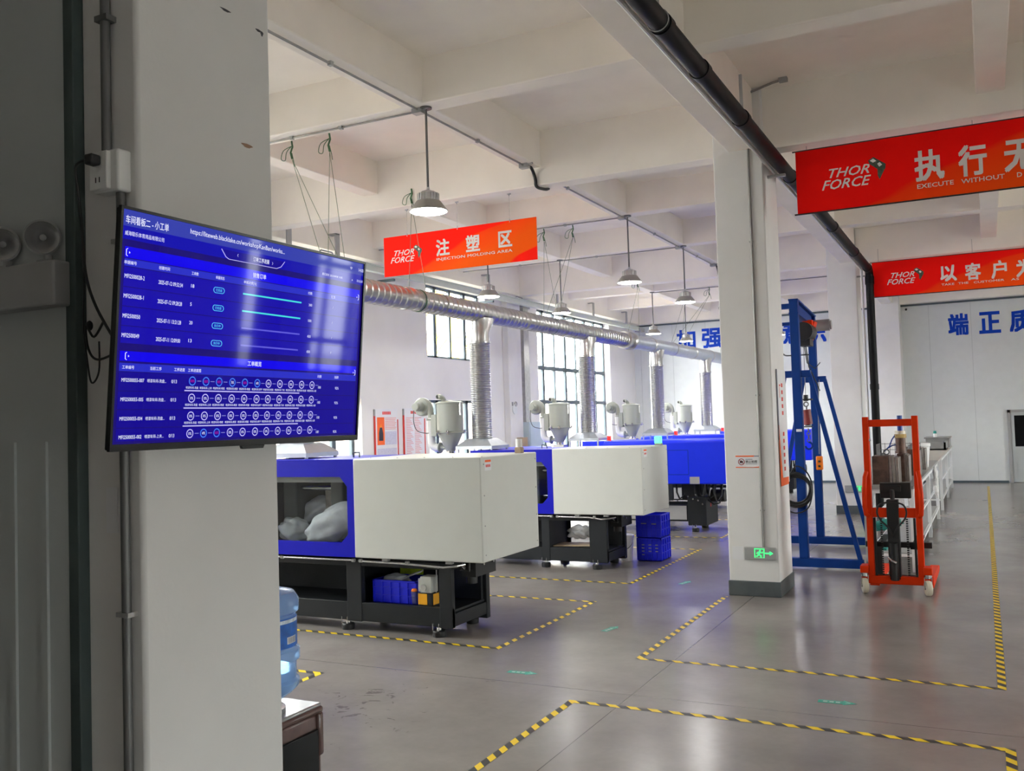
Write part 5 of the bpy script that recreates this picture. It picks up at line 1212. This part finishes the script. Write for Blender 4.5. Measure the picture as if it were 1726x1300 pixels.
for x in (SX0 - .06, SX1 + .06):
    g = G(); g.cyl((x, SY - .08, .20), (x, SY - .08, .165), .035); g.beam((x - .033, SY - .08, .17), (x - .033, SY - .11, .065), .006, .05); g.beam((x + .033, SY - .08, .17), (x + .033, SY - .11, .065), .006, .05); k = obj('caster_fork', g, M['steel'], r)
    g = G(); g.lathe([(.03, -.026), (.068, -.024), (.075, -.012), (.075, .012), (.068, .024), (.03, .026)], (x, SY - .115, .0755), (1, .35, 0), 26); w = obj('caster_wheel', g, M['cream'], k)
    g = G(); g.cyl((x - .03, SY - .115, .0755), (x + .03, SY - .115, .0755), .018); obj('hub', g, M['steel'], w)
cx = (SX0 + SX1) / 2 - .01
g = G(); g.box(cx - .055, cx + .055, SY - .04, SY + .08, .13, .92); g.cyl((cx, SY - .07, .13), (cx, SY - .07, .50), .04); g.box(SX0 + .03, SX1 - .03, SY + .03, SY + .06, .12, .17); obj('hydraulic_pump', g, M['black'], r, bevel=.006)
g = G(); g.cyl((cx, SY + .02, .9), (cx, SY + .02, 1.02), .022); g.box(SX0 + .10, SX1 - .07, SY + .06, SY + .14, .93, 1.085); g.box(SX0 + .12, SX0 + .30, SY + .04, SY + .08, 1.0, 1.06); obj('carriage_back', g, M['black'], r, bevel=.006)
g = G(); g.box(SX0 - .06, SX1 + .10, SY + .08, SY + .13, .435, .49); g.box(SX0 + .02, SX0 + .1, SY + .08, SY + 1.05, .42, .45); g.box(SX1 - .1, SX1 - .02, SY + .08, SY + 1.05, .42, .45); obj('fork', g, M['black'], r, bevel=.004)
g = G(); g.tube(smooth([(cx, SY - .06, .55), (cx - .04, SY - .09, .65), (cx - .115, SY - .12, .74), (cx - .135, SY - .13, .82), (cx - .10, SY - .14, .89), (cx, SY - .145, .905), (cx + .10, SY - .14, .89), (cx + .135, SY - .13, .82), (cx + .115, SY - .12, .74), (cx + .04, SY - .09, .65), (cx, SY - .06, .55)], 4), .009, 8); obj('pump_handle', g, M['black'], r)
g = G()
for x in (cx - .115, cx + .125):
    for k in range(26): g.box(x - .010, x + .010, SY + .01, SY + .03, .17 + k * .022, .182 + k * .022)
obj('lift_chain', g, M['black'], r)
g = G(); g.box(SX0 + .035, SX0 + .055, SY - .02, SY + .03, .14, .74); g.box(SX1 - .055, SX1 - .035, SY - .02, SY + .03, .14, .74); g.box(SX0 + .05, SX0 + .10, SY, SY + .02, .17, .45); obj_each('inner_channel', g, M['black'], r)
g = G(); g.tube([(cx - .05, SY - .10, .36), (cx - .02, SY - .12, .33), (cx + .02, SY - .11, .31)], .012, 8); g.cyl((SX0 + .036, SY - .02, 1.52), (SX0 + .036, SY - .03, 1.52), .012); obj('pedal', g, M['steel'], r)

# ================================================================ workbenches and what stands on them
def bench(label, y0, y1, top, legs):
    r = thing('workbench', label, 'workbench', (-1.04, (y0 + y1) / 2, 0)); x0, x1, zt = -1.31, -.765, .965
    g = G(); g.box(x0, x1, y0, y1, zt - .035, zt); obj('tabletop', g, M[top], r, bevel=.004)
    for i, y in enumerate(legs):
        for x, m in ((x0 + .03, 'grey' if i == 0 else 'white_p'), (x1 - .03, 'white_p')):
            g = G(); g.box(x - .025, x + .025, y - .025, y + .025, 0, zt - .035); obj('leg', g, M[m], r, bevel=.003)
    g = G()
    for x in (x0 + .03, x1 - .03): g.box(x - .018, x + .018, legs[0], legs[-1], zt - .085, zt - .036); g.box(x - .015, x + .015, legs[0], legs[-1], .17, .20); g.box(x - .012, x + .012, legs[0], legs[-1], .52, .545)
    for y in legs: g.box(x0 + .05, x1 - .05, y - .015, y + .015, zt - .085, zt - .036); g.box(x0 + .05, x1 - .05, y - .015, y + .015, .17, .20)
    obj('frame_rail', g, M['white_p'], r)
    g = G(); g.box(x0 + .04, x1 - .04, legs[0], legs[-1], .20, .215); obj('lower_shelf', g, M['grey'], r)
    return r
bench('long grey-topped steel workbench behind the orange stacker', 11.35, 17.2, 'table', [11.42, 11.98, 14.62, 17.1])
bench('second workbench with a pale top running to the far wall', 17.25, 24.2, 'table2', [18.6, 21.3, 23.9])
zt = .965
def block(label, x0, x1, y0, y1, h, m='rust', grooves=True):
    r = thing('mould_block', label, 'mould', ((x0 + x1) / 2, (y0 + y1) / 2, zt), 'steel moulds on the workbench')
    w = x1 - x0; g = G(); g.box(x0, x0 + w * .62, y0, y1, zt, zt + h); obj('fixed_plate', g, M[m], r, bevel=.004)
    g = G(); 
    for k in range(3):
        a = x0 + w * (.63 + .125 * k); g.box(a, a + w * .105, y0 + .01, y1 - .01, zt + .0, zt + h - .01 * k)
    obj('ejector_plate', g, M['rust_l' if grooves else m], r, bevel=.003)
    g = G(); g.cyl((x0 + w * .3, (y0 + y1) / 2, zt + h), (x0 + w * .3, (y0 + y1) / 2, zt + h + .03), .03); g.torus((x0 + w * .5, (y0 + y1) / 2, zt + h + .04), .03, .008, (0, 1, 0), 16, 6); obj('eye_bolt', g, M['grey_d'], r)
    return r
block('large rusty brown steel mould nearest the front of the workbench', -1.22, -.93, 11.62, 12.0, .325)
block('ribbed rusty steel mould right behind the big one', -.985, -.85, 12.05, 12.4, .33)
block('dark rusty mould farther back on the workbench edge', -.98, -.80, 13.2, 13.6, .34)
block('brown steel mould farthest back beside the white tub', -1.10, -.80, 14.5, 14.9, .32)
r = thing('air_motor', 'brass and black pump with a blue pipe standing on the rusty moulds', 'pump', (-.95, 12.2, zt + .33))
z = zt + .338
g = G(); g.cyl((-.945, 12.2, z), (-.945, 12.2, z + .18), .058); g.cyl((-.945, 12.2, z - .005), (-.945, 12.2, z + .02), .066); obj('body', g, M['rust'], r)
g = G(); g.cyl((-.945, 12.2, z + .18), (-.945, 12.2, z + .225), .068, n=8); obj('collar', g, M['amber'], r)
g = G(); g.cyl((-.945, 12.2, z + .225), (-.945, 12.2, z + .265), .060); obj('cap', g, M['cream'], r)
g = G(); g.cyl((-.945, 12.2, z + .265), (-.945, 12.2, z + .45), .030); obj('pipe', g, M['blue_hose'], r)
g = G(); g.tube([(-1.0, 12.2, z + .22), (-1.04, 12.18, z + .16), (-1.07, 12.17, z + .08), (-1.12, 12.16, z + .03)], .008, 6); g.tube([(-.99, 12.2, z + .10), (-1.04, 12.17, z + .09), (-1.10, 12.15, z + .05), (-1.13, 12.15, z + .02)], .008, 6); obj('hose', g, M['blue_hose'], r)
r = thing('wire_basket', 'grey wire mesh basket on the workbench behind the moulds', 'basket', (-1.15, 13.2, zt)); g = G()
for i in range(9): x = -1.30 + i * .062; g.cyl((x, 13.45, zt), (x, 13.45, zt + .42), .0035, n=5)
for k in range(6): z = zt + .01 + k * .08; g.cyl((-1.30, 13.45, z), (-.80, 13.45, z), .0035, n=5); g.cyl((-1.30, 13.0, z), (-1.30, 13.45, z), .0035, n=5)
for i in range(7): y = 13.0 + i * .075; g.cyl((-1.30, y, zt), (-1.30, y, zt + .42), .0035, n=5)
obj('mesh', g, M['grey_d'], r)
r = thing('plastic_tub', 'white plastic tub on the workbench beyond the steel moulds', 'tub', (-.88, 15.3, zt))
g = G(); g.lathe([(.085, zt), (.115, zt + .30), (.125, zt + .31), (.125, zt + .35), (.10, zt + .355)], (-.90, 15.3, 0)); obj('tub', g, M['white'], r)
r = thing('metal_tray', 'shallow dark metal tray on the far end of the workbench', 'tray', (-1.02, 22.5, zt))
g = G(); g.box(-1.27, -.80, 21.6, 22.6, zt, zt + .03); g.box(-1.27, -.80, 21.6, 21.64, zt, zt + .16); g.box(-.84, -.80, 21.6, 22.6, zt, zt + .16); g.box(-1.27, -1.23, 21.6, 22.6, zt, zt + .16); obj('tray', g, M['table'], r)
r = thing('metal_tray', 'second dark tray with a small green-capped bottle, against the far wall', 'tray', (-1.02, 23.6, zt))
g = G(); g.box(-1.27, -.78, 23.2, 24.1, zt, zt + .20); g.box(-1.30, -.76, 23.15, 24.15, zt + .20, zt + .23); obj('tray', g, M['table'], r)
r = thing('spray_bottle', 'small green-capped bottle on the tray by the far wall', 'bottle', (-1.05, 23.4, zt + .23))
g = G(); g.cyl((-1.08, 23.4, zt + .23), (-1.08, 23.4, zt + .31), .035); obj('bottle', g, M['white'], r); g = G(); g.cyl((-1.08, 23.4, zt + .31), (-1.08, 23.4, zt + .37), .04, r1=.03); obj('cap', g, M['teal'], r)
g = G(); g.box(-1.24, -1.10, 11.55, 11.75, .21, .24)
g.sphere((-1.06, 11.62, .52), .14, .09, .05, .5, 4, 3); g.sphere((-1.17, 11.6, .49), .10, .08, .05, .5, 9, 3)
tag(obj('cloth', g, M['teal'], None, smooth=70), 'crumpled teal cloth under the workbench behind the stacker', 'cloth')
# gloves hanging on the bench rail
def glove(c, s, seed):
    g = G(); c = Vector(c); g.sphere(c, .035, .05, .075, .25, seed, 3)
    for k in range(4): 
        a = c + Vector((.012, -.033 + .022 * k, -.05)); g.tube([a, a + Vector((.012, -.004 + .006 * k, -.04)), a + Vector((.010, -.006 + .008 * k, -.075 + .010 * abs(k - 1.5)))], .0115, 8)
    g.tube([c + Vector((.01, .045, .0)), c + Vector((.015, .065, -.02)), c + Vector((.015, .072, -.045))], .012, 8); g.lathe([(.03, .06), (.036, .13), (.034, .15)], c)
    return tag(obj('work_glove', g, M['glove'], None, smooth=80), s, 'glove')
glove((-.745, 15.55, .60), 'white cotton glove hanging lowest on the workbench leg', 1); glove((-.745, 15.65, .74), 'white cotton glove hanging above another on the workbench', 6)
g = G(); g.sphere((-.745, 15.62, .86), .03, .05, .10, .3, 2, 3); tag(obj('cotton_rag', g, M['glove'], None, smooth=80), 'white cotton rag tied at the workbench edge over the gloves', 'rag')

# ================================================================ floor tapes and arrows
TWD = .05
def tape(label, pts):
    g = G(); n = len(pts); P = [Vector(p) for p in pts]; L_, R_ = [], []
    for i, p in enumerate(P):
        a = (P[i] - P[i - 1]).normalized() if i else (P[1] - P[0]).normalized(); b = (P[i + 1] - P[i]).normalized() if i < n - 1 else a
        na, nb = Vector((-a.y, a.x)), Vector((-b.y, b.x)); m = (na + nb).normalized(); k = TWD / 2 / max(.3, m.dot(na))
        L_.append(p + m * k); R_.append(p - m * k)
    for i in range(n - 1):
        g.face([(L_[i].x, L_[i].y, .0012), (R_[i].x, R_[i].y, .0012), (R_[i + 1].x, R_[i + 1].y, .0012), (L_[i + 1].x, L_[i + 1].y, .0012)])
    tag(obj('floor_tape', g, M['tape'], None), label, 'floor tape', 'black and yellow floor tapes')
tape('hazard tape outline around the aisle from the middle column to the long right edge', [(-2.42, 9.40), (-2.425, 6.775), (.005, 6.83), (-.02, 15.6), (-.05, 24.5)])
tape('hazard tape corner closest to the camera at the bottom edge', [(-2.47, 3.2), (-2.47, 5.60), (.03, 5.63), (.03, 3.2)])
tape('hazard tape outline around the nearest injection machine', [(-8.2, 6.72), (-3.59, 6.70), (-3.58, 8.74), (-8.2, 8.72)])
tape('hazard tape outline around the second grey machine', [(-8.2, 9.84), (-3.585, 9.83), (-3.585, 12.63), (-8.2, 12.62)])
tape('faint hazard tape outline around the first blue machine', [(-8.2, 13.93), (-3.62, 13.91), (-3.62, 16.4), (-8.2, 16.4)])
tape('hazard tape corner beside the water bottle', [(-8.0, 5.55), (-4.48, 5.58), (-4.48, 3.3), (-8.0, 3.3)])
def arrow(label, x, y, rot):
    a = thing('floor_arrow', label, 'floor arrow', (x, y, 0), 'green floor arrows'); c, s = math.cos(rot), math.sin(rot)
    fn = lambda u, v, d: (x + u * c - v * s, y + u * s + v * c, .0012 + d)
    g = G(); g.prism([(-.115, -.030), (.035, -.030), (.035, -.048), (.115, 0), (.035, .048), (.035, .030), (-.115, .030)], fn, -.0008, 0); b = obj('arrow_sheet', g, M['arrow'], a)
    g = G()
    for k in range(3): 
        u = -.085 + .038 * k; g.prism([(u, -.012), (u + .026, -.012), (u + .026, .010), (u, .010)], fn, 0, .0003)
    g.prism([(.045, -.02), (.052, -.02), (.082, 0), (.052, .02), (.045, .02), (.072, 0)], fn, 0, .0003)
    obj('white_print', g, M['arrow_w'], b)
arrow('green floor arrow in front of the nearest machine corner', -3.075, 6.115, .05)
arrow('green floor arrow alone in the tape corridor at the bottom right', -.915, 6.17, .05)
arrow('green floor arrow in the walkway level with the nearest machine', -2.985, 7.66, 1.35)
arrow('tiny green floor arrow near the middle column plinth', -3.03, 10.06, 1.35)
